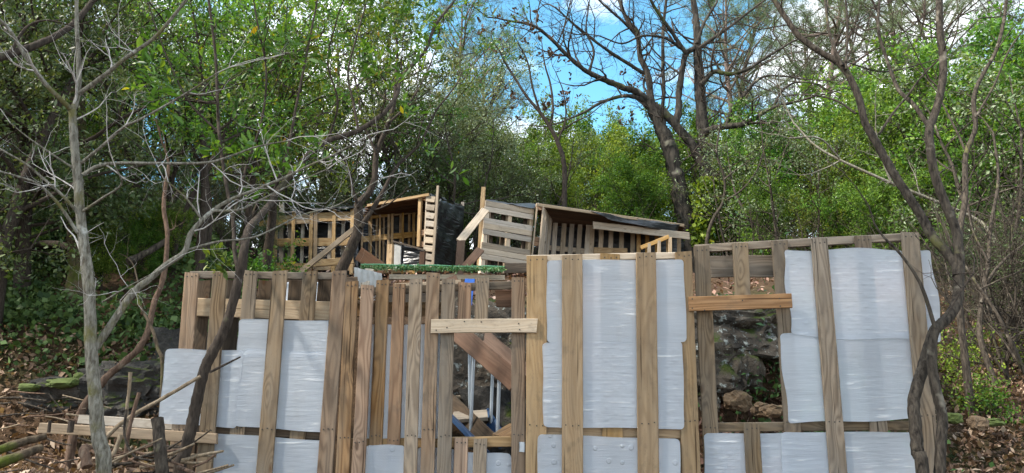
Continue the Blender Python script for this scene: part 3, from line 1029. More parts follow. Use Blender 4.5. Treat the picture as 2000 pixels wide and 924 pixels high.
# roof boards and front edge
pr0, pr1 = P(718, 404, 13.4), P(838, 382, 12.9)
rb0, rb1 = P(712, 409, 14.4), P(835, 392, 14.4)
rb0.z, rb1.z = pr0.z - 0.03, pr1.z - 0.03
nrf = (pr1 - pr0).cross(rb0 - pr0).normalized()
for i in range(6):
    t = (i + 0.5) / 6
    board('roof_board', lerp(pr0, rb0, t), lerp(pr1, rb1, t), 0.155, 0.02, nrf, 'brown', hut_a)
board('roof_edge', pr0 + Vector((0, -0.02, 0.015)), pr1 + Vector((0, -0.02, 0.015)), 0.05, 0.03, Vector((0, -1, 0)), 'yellow', hut_a)
ru = Vector((0, 0, 0.028))
cloth('roof_film', (rb0 + ru, rb1 + ru, pr1 + ru + Vector((0, .1, 0)), pr0 + ru + Vector((0, .1, 0))), 16, 10, 'tarp', hut_a, 0.03)
# end wall: a pallet seen edge on, its slat ends stacked like rungs
HC = Plane(830, 12.95, 852, 12.90)
board('post', HC.at(822, 384, -0.05), HC.at(818, 482, -0.05), 0.055, 0.09, HC.n, 'yellow', hut_a)
board('post', HC.at(834, 383, 0.0), HC.at(828, 524, 0.0), 0.022, 0.06, HC.n, 'light', hut_a)
for i in range(9):
    y = 390 + i * 16.0
    xx = 842.5 - i * 0.55
    board('slat', HC.at(xx - 8, y - 1, 0.0), HC.at(xx + 8, y + 1, 0.0), 0.105, 0.08, HC.n, 'hutgrey', hut_a)
    board('block', HC.at(xx - 6, y + 8, -0.09), HC.at(xx + 6, y + 8, -0.09), 0.06, 0.06, HC.n, 'dark', hut_a)
for y in (387, 455, 478):
    board('block', HC.at(822, y, -0.06), HC.at(834, y, -0.06), 0.10, 0.05, HC.n, 'orange', hut_a)
board('post', HC.at(855.5, 363, 0.06), HC.at(845, 526, 0.06), 0.045, 0.04, HC.n, 'light', hut_a)
cloth('wall_film', (P(853, 388, 12.9), P(906, 404, 14.6), P(897, 540, 14.6), P(846, 540, 12.9)), 18, 22, 'tarp', hut_a, 0.06, fold=7)
e0, e1 = P(848, 386, 12.95), P(905, 403, 14.65)
cloth('roof_film', (P(838, 381, 14.6), e1 + Vector((0, 0, .03)), e0 + Vector((0.02, 0, .03)), P(840, 382, 13.0)), 12, 10, 'tarp', hut_a, 0.04)
board('post', P(904, 395, 14.62), P(897, 545, 14.62), 0.06, 0.05, NF, 'hutgrey', hut_a)

# ---- objects in front of the left hut
def prop_box(name, pl, quad, depth, mat, label, cat):
    c = [pl.at(x, y) for x, y in quad]
    cen = sum(c, Vector()) / 4
    t = thing(name, (cen.x, cen.y, min(v.z for v in c)), label, cat)
    return t, c


HD = Plane(770, 12.4, 835, 12.2)
box, cq = prop_box('low_film_wall', HD, ((785, 476), (828, 488), (828, 528), (783, 528)), 0.3, 'tarp', 'low panel wrapped in black film with a white end board, before the yellow shelter', 'panel')
cloth('film', cq, 10, 10, 'tarp', box, 0.006, 0.02)
board('end_board', HD.at(778, 474, 0.03), HD.at(776, 526, 0.03), 0.125, 0.03, HD.n, 'white', box)
board('post', HD.at(826, 492, 0.04), HD.at(824, 527, 0.04), 0.09, 0.06, HD.n, 'brown', box)
board('post', HD.at(763, 478, 0.0), HD.at(761, 528, 0.0), 0.10, 0.08, HD.n, 'yellow', box)
board('top_batten', HD.at(768, 472, 0.05), HD.at(830, 489, 0.05), 0.03, 0.04, HD.n, 'dark', box)


def plank(a, b, w, t, nrm, mat, label, cat='plank', group='loose planks around the huts', name='plank'):
    o = board(name, a, b, w, t, nrm, mat)
    return tag(o, label, cat, group)


plank(P(585, 533, 11.6), P(716, 428, 12.6), 0.085, 0.05, NF, 'grey', 'long grey brace plank slanting up against the yellow pallets')
plank(P(700, 495, 11.9), P(750, 530, 11.9), 0.22, 0.03, NF, 'brown', 'short brown board lying aslant below the yellow shelter')
plank(P(612, 515, 12.6), P(690, 508, 12.6), 0.12, 0.05, NF, 'yellow', 'yellow plank laid level before the yellow pallets')
# ---- right hut
HE = Plane(936, 12.6, 1042, 13.3)
b1 = HE.at(1100, 500)
hut_b = thing('pallet_hut', (b1.x, b1.y, height(b1.x, b1.y)), 'grey pallet shelter with sloping roof edge and black film hanging over it', 'hut')
rows = [(398, 411.5), (409, 421.5), (431, 441), (441.5, 453), (453, 465), (479, 489), (490, 501), (501.5, 512)]
for (yl, yr) in rows:
    sk = (yl - 393) * 0.06
    lo = HE.at(948 - sk * 1.0, yl - 2)
    pa, pb = HE.at(948 - (yl - 393) * 0.085, yl - 1.0), HE.at(1043 - (yl - 393) * 0.10, yl + 16.0 - (yl - 393) * 0.02)
    board('slat', pa, pb, 0.098, 0.02, HE.n, 'hutgrey', hut_b)
for x0, x1 in ((951, 940), (995, 986), (1037, 1028)):
    board('post', HE.at(x0, 397 + (x0 - 948) * .18, -0.05), HE.at(x1, 535, -0.05), 0.085, 0.08, HE.n, 'light', hut_b)
for x0, x1 in ((962, 953), (984, 975), (1027, 1018)):
    board('post', HE.at(x0, 400 + (x0 - 948) * .18, -0.14), HE.at(x1, 535, -0.14), 0.08, 0.03, HE.n, 'dark', hut_b)
board('post', P(944.5, 366, 12.75), P(935, 530, 12.75), 0.075, 0.07, NF, 'yellow', hut_b)
HF = Plane(1030, 13.25, 1060, 13.25)
board('frame_post', HF.at(1049, 405), HF.at(1036, 530), 0.03, 0.07, HF.n, 'light', hut_b)
board('frame_post', HF.at(1061, 403), HF.at(1049, 530), 0.03, 0.07, HF.n, 'light', hut_b)
for y in (406, 468, 476):
    board('block', HF.at(1047 - (y - 405) * .1, y, -0.03), HF.at(1061 - (y - 405) * .1, y, -0.03), 0.09, 0.06, HF.n, 'orange', hut_b)
# inner side wall, receding
for i in range(9):
    t = i / 8
    y = 13.3 + i * 0.115
    a, b = P(1063 + i * 2.0, 404 + i * 1.6, y), P(1051 + i * 2.0, 532, y)
    board('slat', a, b, 0.02, 0.09, NF, 'hutgrey', hut_b)
# back wall of upright slats
HG = Plane(1070, 14.4, 1345, 15.0)
for k, (x0, x1) in enumerate(((1086, 1078), (1103, 1096), (1118, 1111), (1134, 1127), (1150, 1143), (1158, 1152), (1175, 1171), (1194, 1190), (1215, 1212), (1236, 1234))):
    yt = 420 + (x0 - 1086) * 0.14
    board('slat', HG.at(x0, yt), HG.at(x1, 534), 0.095, 0.02, HG.n, 'hutgrey', hut_b)
for x0 in (1247, 1264, 1283, 1305, 1326):
    board('slat', HG.at(x0, 455), HG.at(x0, 530), 0.085, 0.02, HG.n, 'yellow', hut_b)
for ya, yb, m_ in ((425, 436, 'hutgrey'), (484, 494, 'hutgrey'), (500, 506, 'dark')):
    board('rail', HG.at(1072, ya, -0.03), HG.at(1240, yb + 6, -0.03), 0.10, 0.03, HG.n, m_, hut_b)
board('rail', HG.at(1160, 489, 0.03), HG.at(1225, 491, 0.03), 0.12, 0.03, HG.n, 'yellow', hut_b)
HGb = Plane(1060, 14.65, 1345, 15.25)
cloth('wall_film', (HGb.at(1064, 410), HGb.at(1335, 445), HGb.at(1335, 540), HGb.at(1064, 540)), 26, 12, 'tarp', hut_b, 0.02)
# roof
q0, q1 = P(1047, 401, 13.2), P(1335, 441, 14.6)
s0, s1 = P(1060, 404, 14.8), P(1330, 446, 15.8)
s0.z, s1.z = q0.z - 0.05, q1.z - 0.05
nrm_r = (q1 - q0).cross(s0 - q0).normalized()
for i in range(7):
    t = (i + 0.5) / 7
    board('roof_board', lerp(q0, s0, t), lerp(q1, s1, t), 0.18, 0.02, nrm_r, 'brown', hut_b)
board('roof_edge', q0 + Vector((0, -.03, .0)), q1 + Vector((0, -.03, .0)), 0.055, 0.03, NF, 'light', hut_b)
board('fascia', P(1158, 440, 13.9), P(1346, 461, 14.5), 0.14, 0.035, Vector((0.1, -1, 0)), 'hutgrey', hut_b)
up3 = Vector((0, 0, 0.035))
cloth('roof_film', (s0 + up3, s1 + up3, q1 + up3, q0 + up3), 22, 12, 'tarp', hut_b, 0.03)
cloth('hanging_film', (P(1150, 413, 13.62), P(1328, 439, 14.5), P(1322, 456, 14.45), P(1195, 430, 13.82)), 24, 6, 'tarp', hut_b, 0.05, fold=9)
cloth('roof_film', (P(950, 391, 14.2), P(1052, 400, 14.4), P(1045, 408, 13.25), P(948, 394, 12.7)), 14, 8, 'tarp', hut_b, 0.03)
# small things before the right hut
fr = thing('wooden_crate_frame', P(1290, 497, 13.2), 'small light wooden frame standing at the low end of the grey shelter', 'frame')
HH = Plane(1260, 13.2, 1320, 13.2)
board('rail', HH.at(1252, 484), HH.at(1306, 462), 0.07, 0.04, HH.n, 'yellow', fr)
for x in (1268, 1287, 1309):
    board('post', HH.at(x, 476 - (x - 1268) * .3), HH.at(x, 512), 0.06, 0.04, HH.n, 'light', fr)
plank(P(898, 472, 12.0), P(948, 410, 12.5), 0.13, 0.04, NF, 'hutgrey', 'grey handrail plank rising to the post of the grey shelter')
plank(P(901, 470, 12.0), P(896, 545, 12.0), 0.13, 0.06, NF, 'brown', 'reddish brown upright post under the grey handrail plank')
plank(P(908, 524, 11.2), P(938, 488, 11.6), 0.13, 0.05, NF, 'brown', 'reddish brown lower plank slanting beside the grey shelter')
plank(P(985, 524, 9.0), P(1032, 524, 9.0), 0.12, 0.06, NF, 'dark', 'dark beam end beside the artificial green hedge strip')
plank(P(760, 541, 8.6), P(985, 543, 9.0), 0.06, 0.05, NF, 'hutgrey', 'thin grey plank under the artificial green hedge strip')
plank(P(722, 528, 8.4), P(700, 600, 8.0), 0.10, 0.05, NF, 'hutgrey', 'grey stake behind the weathered white panel')

# artificial hedge strip
hs_a, hs_b = P(706, 522, 8.5), P(984, 526, 8.9)
hed = thing('artificial_hedge_strip', (hs_a + hs_b) / 2 - Vector((0, 0, 0.05)), 'narrow strip of green artificial hedge along the terrace edge', 'hedge strip')
acc = Acc()
N = 2600
t = NR.random(N)
pos = np.array(hs_a)[None] + (np.array(hs_b) - np.array(hs_a))[None] * t[:, None]
pos += NR.normal(size=(N, 3)) * np.array([0.01, 0.05, 0.010])
leaves(acc, pos, 0.026, NR, 0.2, 0.6)
tag(link('leaf_mass', acc.mesh('leaf_mass'), M['l_fake'], hed, None), kind='stuff')
acc = Acc()
tube(acc, [np.array(hs_a) + (np.array(hs_b) - np.array(hs_a)) * k / 8 + np.array([0, -0.06, 0.02 + 0.006 * math.sin(k * 2)]) for k in range(9)], [0.010] * 9, 6)
link('cord', acc.mesh('cord', True), M['l_fake'], hed, None)
# weathered white panel
cl = cloth('corrugated_panel', (P(692, 522, 8.2), P(745, 534, 8.3), P(752, 592, 8.3), P(690, 590, 8.2)), 30, 8, 'white', None, 0.012, 0.01, 30, 'weathered white corrugated panel behind the gate tops', 'panel')
plank(P(740, 585, 6.3), P(905, 575, 6.3), 0.12, 0.04, NF, 'dark', 'dark board behind the gate slats')
plank(P(770, 560, 6.6), P(900, 552, 6.6), 0.05, 0.04, NF, 'light', 'thin pale lath behind the gate tops')
plank(P(880, 545, 8.0), P(905, 620, 7.2), 0.14, 0.05, NF, 'brown', 'brown board leaning behind the orange gate slat')
plank(P(560, 560, 6.0), P(700, 556, 6.1), 0.13, 0.03, NF, 'grey2', 'brown board lying level behind the weathered pallet')
for xx, lab in ((545, 'brown post seen through the top of the weathered pallet'), (632, 'second brown post seen through the top of the weathered pallet')):
    plank(P(xx, 545, 5.8), P(xx - 6, 700, 5.8), 0.13, 0.05, NF, 'brown', lab)
for xx, lab in ((585, 'pale plastic tub standing behind the weathered pallet'), (640, 'second pale plastic tub standing behind the weathered pallet')):
    p_ = P(xx, 590, 5.6)
    acc = Acc()
    prof = [(0.0, 0.10), (0.02, 0.105), (0.2, 0.115), (0.235, 0.118), (0.24, 0.128), (0.255, 0.128), (0.256, 0.115)]
    tube(acc, [(0, 0, z) for z, r in prof], [r for z, r in prof], 14)
    link_o = link('plastic_tub', acc.mesh('plastic_tub', True), M['p_smo'], None, Matrix.Translation((p_.x, p_.y, p_.z - 0.12)))
    tag(link_o, lab, 'tub')
plank(P(560, 598, 5.6), P(680, 603, 5.6), 0.05, 0.30, NF, 'grey2', 'shelf board carrying the pale tubs behind the weathered pallet')

# ---- staircase behind the gate
stz = P(930, 850, 5.6)
stairs = thing('staircase', (stz.x, stz.y, height(stz.x, stz.y)), 'outdoor wooden staircase with blue steel stringers behind the gate window', 'staircase')
for i, (x0, x1, y, Y) in enumerate(((860, 912, 773, 6.0), (884, 952, 815, 5.6))):
    a, b = P(x0, y, Y), P(x1, y - 4, Y)
    tr_ = board('tread', a, b, 0.20, 0.03, Vector((0.12, -0.25, 1)), 'hutgrey', stairs)
    for k in range(5):
        o_ = Vector((0, 0.07 - k * 0.035, 0.018 - 0.0085 * k + 0.009))
        board('grip_strip', a + o_, b + o_, 0.008, 0.006, Vector((0.12, -0.25, 1)), 'steel', tr_)
    board('riser', a + Vector((0.05, 0.08, -0.07)), b + Vector((0.02, 0.08, -0.07)), 0.10, 0.025, NF, 'dark', stairs)
board('stringer', P(868, 802, 5.55), P(945, 880, 4.95), 0.03, 0.10, NF, 'blue', stairs)
board('stringer', P(925, 770, 6.15), P(985, 868, 5.35), 0.09, 0.02, NF, 'blue', stairs)
board('stringer_board', P(868, 775, 6.0), P(960, 868, 5.2), 0.13, 0.04, NF, 'dark', stairs)
board('handrail_board', P(868, 628, 5.7), P(1010, 748, 5.0), 0.135, 0.035, NF, 'brown', stairs)
board('handrail_board', P(905, 625, 6.2), P(1030, 735, 5.5), 0.14, 0.035, NF, 'brown', stairs)
for x0, y0, x1, y1, Y in ((926, 674, 918, 864, 5.45), (917, 684, 918, 862, 5.75), (962, 722, 958, 850, 5.65), (975.5, 722, 971, 868, 5.20)):
    acc = Acc()
    a, b = P(x0, y0, Y), P(x1, y1, Y)
    cen = (a + b) / 2
    tube(acc, [tuple(a - cen), tuple(b - cen)], [0.013, 0.013], 8)
    link('baluster', acc.mesh('baluster', True), M['steel'], stairs, Matrix.Translation(cen))
plank(P(976, 860, 4.9), P(1010, 838, 5.1), 0.12, 0.06, Vector((0, -.3, 1)), 'grey2', 'thick brown timber offcut lying behind the gate rail')
acc = Acc()
rp = [P(893, 665, 6.0), P(888, 690, 6.0), P(896, 700, 6.0), P(886, 725, 6.0), P(892, 745, 6.0), P(897, 690, 5.98), P(905, 672, 5.98)]
pth, rr = smooth_path([tuple(v) for v in rp], [0.014] * 7, 6)
tube(acc, pth, rr, 8, 0.08)
tag(link('rope_coil', acc.mesh('rope_coil', True), M['blueplas']), 'bright blue plastic rope bundle hanging behind the gate window', 'rope')
plank(P(918, 545, 6.8), P(912, 600, 6.8), 0.09, 0.03, NF, 'blueplas', 'bright blue strip standing behind the gate tops', 'strip')


# ------------------------------------------------------------------ rocks
def rock_mesh(seed, sx, sy, sz, sub=4, rough=0.35, crag=0.0):
    import bmesh
    bm = bmesh.new()
    bmesh.ops.create_icosphere(bm, subdivisions=sub, radius=1.0)
    from mathutils import noise
    off = Vector((seed * 3.1, seed * 1.7, seed * 5.3))
    for v in bm.verts:
        p = v.co.copy()
        n1 = noise.noise(p * 1.3 + off)
        n2 = noise.noise(p * 3.1 + off * 2)
        n3 = noise.noise(p * 7.0 + off)
        r4 = 1 - abs(noise.noise(p * 4.3 + off * 3)) * 2
        s = 1 + rough * (n1 + 0.55 * n2 + 0.35 * n3 - 0.35 * max(0, r4) ** 3)
        # blocky: push towards a box
        q = Vector([math.copysign(abs(c) ** 0.7, c) for c in p])
        v.co = Vector((q.x * sx, q.y * sy, q.z * sz)) * s
    me = bpy.data.meshes.new('rock')
    bm.to_mesh(me)
    bm.free()
    return me


def rock(px, py, Y, wpx, hpx, seed, mat, label, name='rock', depth=0.8, group=None, cat='rock', sub=4, rough=0.35):
    c = P(px, py, Y)
    k = Y / FPX
    sx, sz = wpx / 2 * k, hpx / 2 * k
    c.y += sx * depth * 0.8
    me = rock_mesh(seed, sx, sx * depth, sz, sub, rough)
    for p in me.polygons:
        p.use_smooth = False
    return tag(link(name, me, M[mat], None, Matrix.Translation(c)), label, cat, group)


rock(1455, 650, 6.1, 270, 150, 3, 'rock', 'upper lichen-spotted rock ledge behind the window of the leaning grey pallet', 'rock_outcrop', 0.9, sub=5, rough=0.3)
rock(1408, 720, 6.0, 150, 150, 8, 'rock', 'rugged brown rock face under the lichen-spotted ledge', 'rock_outcrop', 0.7, sub=5, rough=0.35)
rock(1530, 730, 6.5, 220, 170, 5, 'rock_d', 'dark mossy rock wall beside the rugged brown rock face', 'rock_outcrop', 0.7, sub=5)
rock(1446, 784, 5.75, 52, 36, 11, 'rock_t', 'tan boulder sitting on the leaf litter under the rock ledge', sub=3)
rock(1390, 790, 5.7, 40, 30, 15, 'rock', 'grey-green stone at the foot of the rugged rock face', sub=3)
rock(1490, 800, 5.5, 34, 26, 12, 'rock_t', 'small angular tan stone on the leaf litter', sub=3)
rock(1516, 803, 5.4, 42, 24, 13, 'rock_t', 'flat ochre stone beside the small angular one', sub=3)
rock(960, 700, 5.95, 220, 230, 21, 'rock', 'tall grey rock face behind the staircase', 'rock_outcrop', 0.5, sub=5)
rock(985, 815, 5.85, 150, 150, 24, 'rock_d', 'dark rock low behind the stair treads', 'rock_outcrop', 0.5, sub=4)
rock(250, 765, 5.85, 200, 120, 31, 'rock_d', 'black shaded rock ledge behind the low planks', 'rock_outcrop', 0.6, sub=5)
rock(120, 770, 5.9, 150, 70, 33, 'rock_d', 'undercut dark bank stone below the mossy trunk', 'rock_outcrop', 0.6, sub=4)
rock(345, 710, 6.1, 120, 150, 36, 'rock_d', 'dark rock wall behind the edge of the weathered pallet', 'rock_outcrop', 0.5, sub=4)
rock(1917, 828, 6.3, 34, 26, 41, 'rock_t', 'pale stone half buried in the leaf litter by the green shrubs', sub=3)
rock(1945, 826, 6.5, 46, 14, 43, 'moss', 'flat moss-covered stone in the leaf litter', sub=3)
rock(1868, 818, 6.2, 30, 20, 45, 'moss', 'small mossy stone near the forked trunk', sub=3)
rock(1700, 745, 7.3, 300, 120, 47, 'rock_d', 'dark rock behind the sheets of the leaning grey pallet', 'rock_outcrop', 0.5, sub=4)
# ------------------------------------------------------------------ trees traced from the photograph
def twig(acc, p, d, L, r, lev, rng, tips=None, wig=0.22, up=0.05, kids=(2, 4), sides=4, taper=0.35):
    n = 5 if lev > 0 else 4
    pts = [p]
    dd = d / (np.linalg.norm(d) + 1e-9)
    for i in range(n):
        dd = dd + rng.normal(size=3) * wig
        dd[2] += up
        dd /= np.linalg.norm(dd)
        pts.append(pts[-1] + dd * L / n)
    rad = np.linspace(r, r * taper, n + 1)
    tube(acc, pts, rad, sides if lev > 0 else 3, cap=False)
    if lev > 0:
        for _ in range(rng.integers(kids[0], kids[1] + 1)):
            k = rng.integers(1, n + 1)
            a = rng.normal(size=3)
            a -= dd * np.dot(a, dd)
            a /= np.linalg.norm(a) + 1e-9
            nd = dd * rng.uniform(0.5, 0.9) + a * rng.uniform(0.5, 0.9)
            twig(acc, pts[k], nd, L * rng.uniform(0.45, 0.75), rad[k] * 0.62, lev - 1, rng, tips, wig, up, kids, sides, taper)
    elif tips is not None:
        for q in pts[2:]:
            tips.append((q, dd.copy()))


def traced(name, limbs, mat, label, cat='tree', ground=True, twig_mat=None, twigs=None, seed=1, rough=0.03, sides=12, group=None, tips=None, base_r=1.25, hold=0.0):
    """limbs: (points in photo pixels, depth at start, depth at end, width px at start, at end)"""
    rng = np.random.default_rng(seed)
    first = None
    root = None
    twacc = Acc()
    for k, (pts, y0, y1, w0, w1) in enumerate(limbs):
        n = len(pts)
        wp, rr = [], []
        for i, (x, y) in enumerate(pts):
            t = i / (n - 1)
            t2_ = max(0.0, (t - hold) / (1 - hold)) if k == 0 else t
            Y = lerp(y0, y1, t2_)
            wp.append(np.array(P(x, y, Y)))
            rr.append(lerp(w0, w1, t) * 0.86 / 2 * Y / FPX)
        if k == 0:
            b = wp[0]
            if ground:
                gz = height(b[0], b[1])
                if b[2] > gz + 0.02:
                    dirn = wp[0] - wp[1]
                    wp = [np.array((b[0] + dirn[0] * 0.3, b[1], gz - 0.15))] + wp
                    rr = [rr[0] * base_r] + rr
            base = wp[0].copy()
            base[2] += 0.0
            root = thing(name, base, label, cat, group)
        path, rad = smooth_path(wp, rr, 6)
        path = path + rng.normal(size=path.shape) * rad[:, None] * 0.03
        acc = Acc()
        tube(acc, path - base, rad, sides, rough)
        link('trunk' if k == 0 else 'limb', acc.mesh('limb', True), M[mat], root, Matrix.Translation(Vector(base)))
        if twigs:
            dens, L, lev, up, r0 = twigs
            for i in range(2, len(path) - 1):
                frac = i / len(path)
                if k == 0 and frac < 0.5:
                    continue
                seglen = np.linalg.norm(path[i + 1] - path[i])
                m = rng.poisson(dens * seglen * (0.4 + frac))
                for _ in range(m):
                    d = path[i] - path[i - 1]
                    d /= np.linalg.norm(d) + 1e-9
                    a = rng.normal(size=3)
                    a -= d * np.dot(a, d)
                    a /= np.linalg.norm(a) + 1e-9
                    twig(twacc, path[i] - base, d * 0.6 + a, L * rng.uniform(0.5, 1.2), min(rad[i] * 0.55, r0), lev, rng, tips, up=up)
            d = path[-1] - path[-2]
            twig(twacc, path[-1] - base, d, L, min(rad[-1], r0 * 1.4), lev, rng, tips, up=up)
    if twigs:
        tag(link('twigs', twacc.mesh('twigs', True), M[twig_mat or mat], root, Matrix.Translation(Vector(base))), kind='stuff')
    return root, base


# pale sapling, bare
traced('bare_sapling', [
    ([(203, 924), (192, 850), (186, 780), (178, 680), (176, 600), (170, 520), (160, 450), (152, 350), (145, 280), (141, 215)], 3.55, 3.5, 31, 17),
    ([(141, 217), (152, 185), (154, 125), (150, 50), (150, -30)], 3.5, 3.5, 14, 8),
    ([(141, 217), (120, 195), (90, 165), (50, 110), (20, 60), (-10, 30)], 3.5, 3.2, 12, 7),
    ([(153, 184), (200, 150), (250, 110), (300, 75), (340, 30), (367, -5)], 3.5, 3.4, 11, 7),
    ([(150, 325), (200, 285), (240, 250), (280, 230), (325, 205), (375, 175), (425, 142)], 3.52, 3.3, 8, 3.5),
    ([(162, 342), (190, 325), (225, 319), (300, 319), (400, 318), (450, 305), (500, 287), (560, 275)], 3.5, 3.6, 10, 3),
    ([(186, 680), (215, 637), (260, 572), (290, 547), (325, 517), (360, 492), (372, 457), (395, 430), (415, 412), (450, 390), (500, 370), (560, 345), (600, 325), (650, 303), (700, 275)], 3.55, 3.75, 18, 3),
    ([(415, 412), (465, 410), (500, 395), (560, 365), (640, 330)], 3.65, 3.8, 7, 2.5),
    ([(360, 490), (425, 472), (500, 462), (590, 420), (660, 400), (745, 348)], 3.65, 3.9, 6, 2),
    ([(395, 430), (370, 395), (345, 370), (320, 350)], 3.65, 3.5, 6, 2.5),
    ([(152, 455), (115, 400), (75, 360), (35, 345), (-10, 332)], 3.5, 3.2, 8, 4),
    ([(152, 415), (120, 380), (80, 345), (50, 320), (-10, 285)], 3.5, 3.3, 8, 4),
    ([(146, 330), (100, 300), (50, 265), (20, 240)], 3.5, 3.3, 5, 2.5),
    ([(163, 412), (200, 387), (237, 360), (225, 325)], 3.5, 3.3, 7, 3),
    ([(178, 660), (172, 600), (166, 560), (160, 520)], 3.62, 3.62, 12, 8),
    ([(200, 590), (250, 560), (310, 528)], 3.5, 3.4, 4, 2),
], 'bark_pale', 'pale grey bare sapling with spreading twigs beside the low planks', twig_mat='twig_pale', twigs=(3.4, 0.34, 2, 0.03, 0.0045), seed=4, rough=0.03)

# dark curved stem with evergreen crown
tips_t2 = []
t2, t2base = traced('curved_tree', [
    ([(350, 924), (362, 880), (375, 830), (385, 780), (400, 720), (420, 680), (440, 640), (455, 590), (467, 540), (476, 490), (486, 448), (505, 425), (526, 401), (545, 370), (600, 305), (640, 275), (700, 255), (750, 220), (775, 185), (785, 150), (830, 100), (850, 50), (885, 5)], 4.15, 6.0, 28, 6),
    ([(467, 540), (458, 490), (455, 430), (440, 350), (428, 260), (425, 200), (420, 100), (405, -20)], 4.3, 4.7, 10, 6),
    ([(700, 255), (690, 200), (680, 140), (700, 60), (720, -10)], 5.4, 5.6, 7, 3),
    ([(640, 275), (660, 200), (640, 120), (660, 30)], 5.2, 5.0, 6, 3),
    ([(525, 403), (560, 300), (580, 200), (600, 100), (620, 0)], 4.7, 5.0, 8, 4),
    ([(455, 430), (480, 330), (510, 240), (520, 140), (500, 30)], 4.5, 4.6, 7, 4),
    ([(428, 260), (370, 200), (330, 120), (300, 40)], 4.7, 4.7, 6, 3),
], 'bark_dark', 'dark curved trunk crossing in front of the weathered pallet, green crown above', twigs=(2.6, 0.6, 2, 0.06, 0.006), seed=11, tips=tips_t2, rough=0.05, hold=0.42)


def rosettes(tips, base, size, per, rng, parent, mat, name='crown', aspect=0.36, keep=1.0, zmin=None):
    acc = Acc()
    pos, dr = [], []
    for q, d in tips:
        if rng.random() > keep:
            continue
        if zmin is not None and q[2] + base[2] < zmin:
            continue
        for _ in range(per):
            a = rng.normal(size=3)
            a = a / np.linalg.norm(a) + d * 0.8
            a[2] += 0.35
            pos.append(q + rng.normal(size=3) * 0.015)
            dr.append(a / np.linalg.norm(a))
    leaves(acc, np.array(pos), size, rng, 0.6, aspect, True, np.array(dr), 0.05)
    o = link(name, acc.mesh(name), M[mat], parent, Matrix.Translation(Vector(base)))
    return o


rosettes(tips_t2, t2base, 0.062, 3, np.random.default_rng(3), t2, 'l_arb', zmin=2.9)
# sprig of leaves on the stem
sp_r = np.random.default_rng(9)
sprig = []
for x, y in ((405, 500), (412, 518), (425, 490), (432, 505), (445, 508), (420, 530), (438, 528), (448, 520)):
    sprig.append((np.array(P(x, y, 4.2 + sp_r.normal() * .05)) - t2base, np.array([-0.4, -0.3, 0.3])))
tag(rosettes(sprig, t2base, 0.05, 6, sp_r, t2, 'l_arb', 'leaf_sprig'), kind='stuff')

# tree beside the yellow shelter
tips_t3 = []
t3, t3b = traced('dark_forked_tree', [
    ([(664, 535), (681, 495), (698, 454), (701, 425), (700, 402), (708, 390), (722, 375), (732, 345), (735, 300), (755, 250), (770, 200), (775, 130)], 11.4, 11.6, 27, 8),
    ([(703, 445), (726, 411), (750, 371), (762, 345), (780, 320), (820, 280), (850, 220), (872, 190)], 11.4, 11.9, 13, 4),
    ([(700, 405), (690, 375), (684, 340), (672, 310), (650, 290)], 11.4, 11.2, 9, 4),
    ([(735, 300), (715, 250), (700, 190), (690, 120)], 11.5, 11.4, 7, 3),
    ([(760, 240), (800, 200), (830, 150), (850, 100)], 11.5, 11.9, 6, 3),
], 'bark_dark', 'dark forked tree leaning before the yellow pallet shelter', twigs=(1.0, 1.0, 2, 0.06, 0.018), seed=21, tips=tips_t3)
rosettes(tips_t3, t3b, 0.085, 5, np.random.default_rng(5), t3, 'l_grey', zmin=5.6, keep=0.8)

# small oak with withered leaves
tips_t4 = []
t4, t4b = traced('withered_oak', [
    ([(1102, 420), (1102, 325), (1090, 280), (1075, 250), (1055, 220), (1030, 190), (1010, 160), (985, 120)], 16.5, 16.5, 13, 5),
    ([(1075, 250), (1080, 210), (1075, 165), (1065, 130), (1060, 100)], 16.5, 16.6, 7, 3),
    ([(1055, 220), (1040, 170), (1030, 120), (1010, 80)], 16.5, 16.3, 6, 3),
    ([(1090, 275), (1105, 230), (1100, 180), (1085, 140)], 16.5, 16.2, 5, 2),
    ([(1088, 262), (1120, 240), (1150, 225), (1175, 205)], 16.5, 16.3, 5, 2),
], 'bark_dark', 'small slanting oak with withered brown leaves beside the great bare oak', twigs=(1.2, 0.7, 2, 0.05, 0.014), seed=31, tips=tips_t4)
rosettes(tips_t4, t4b, 0.095, 3, np.random.default_rng(6), t4, 'l_brown', aspect=0.55, keep=0.55, zmin=6.5)

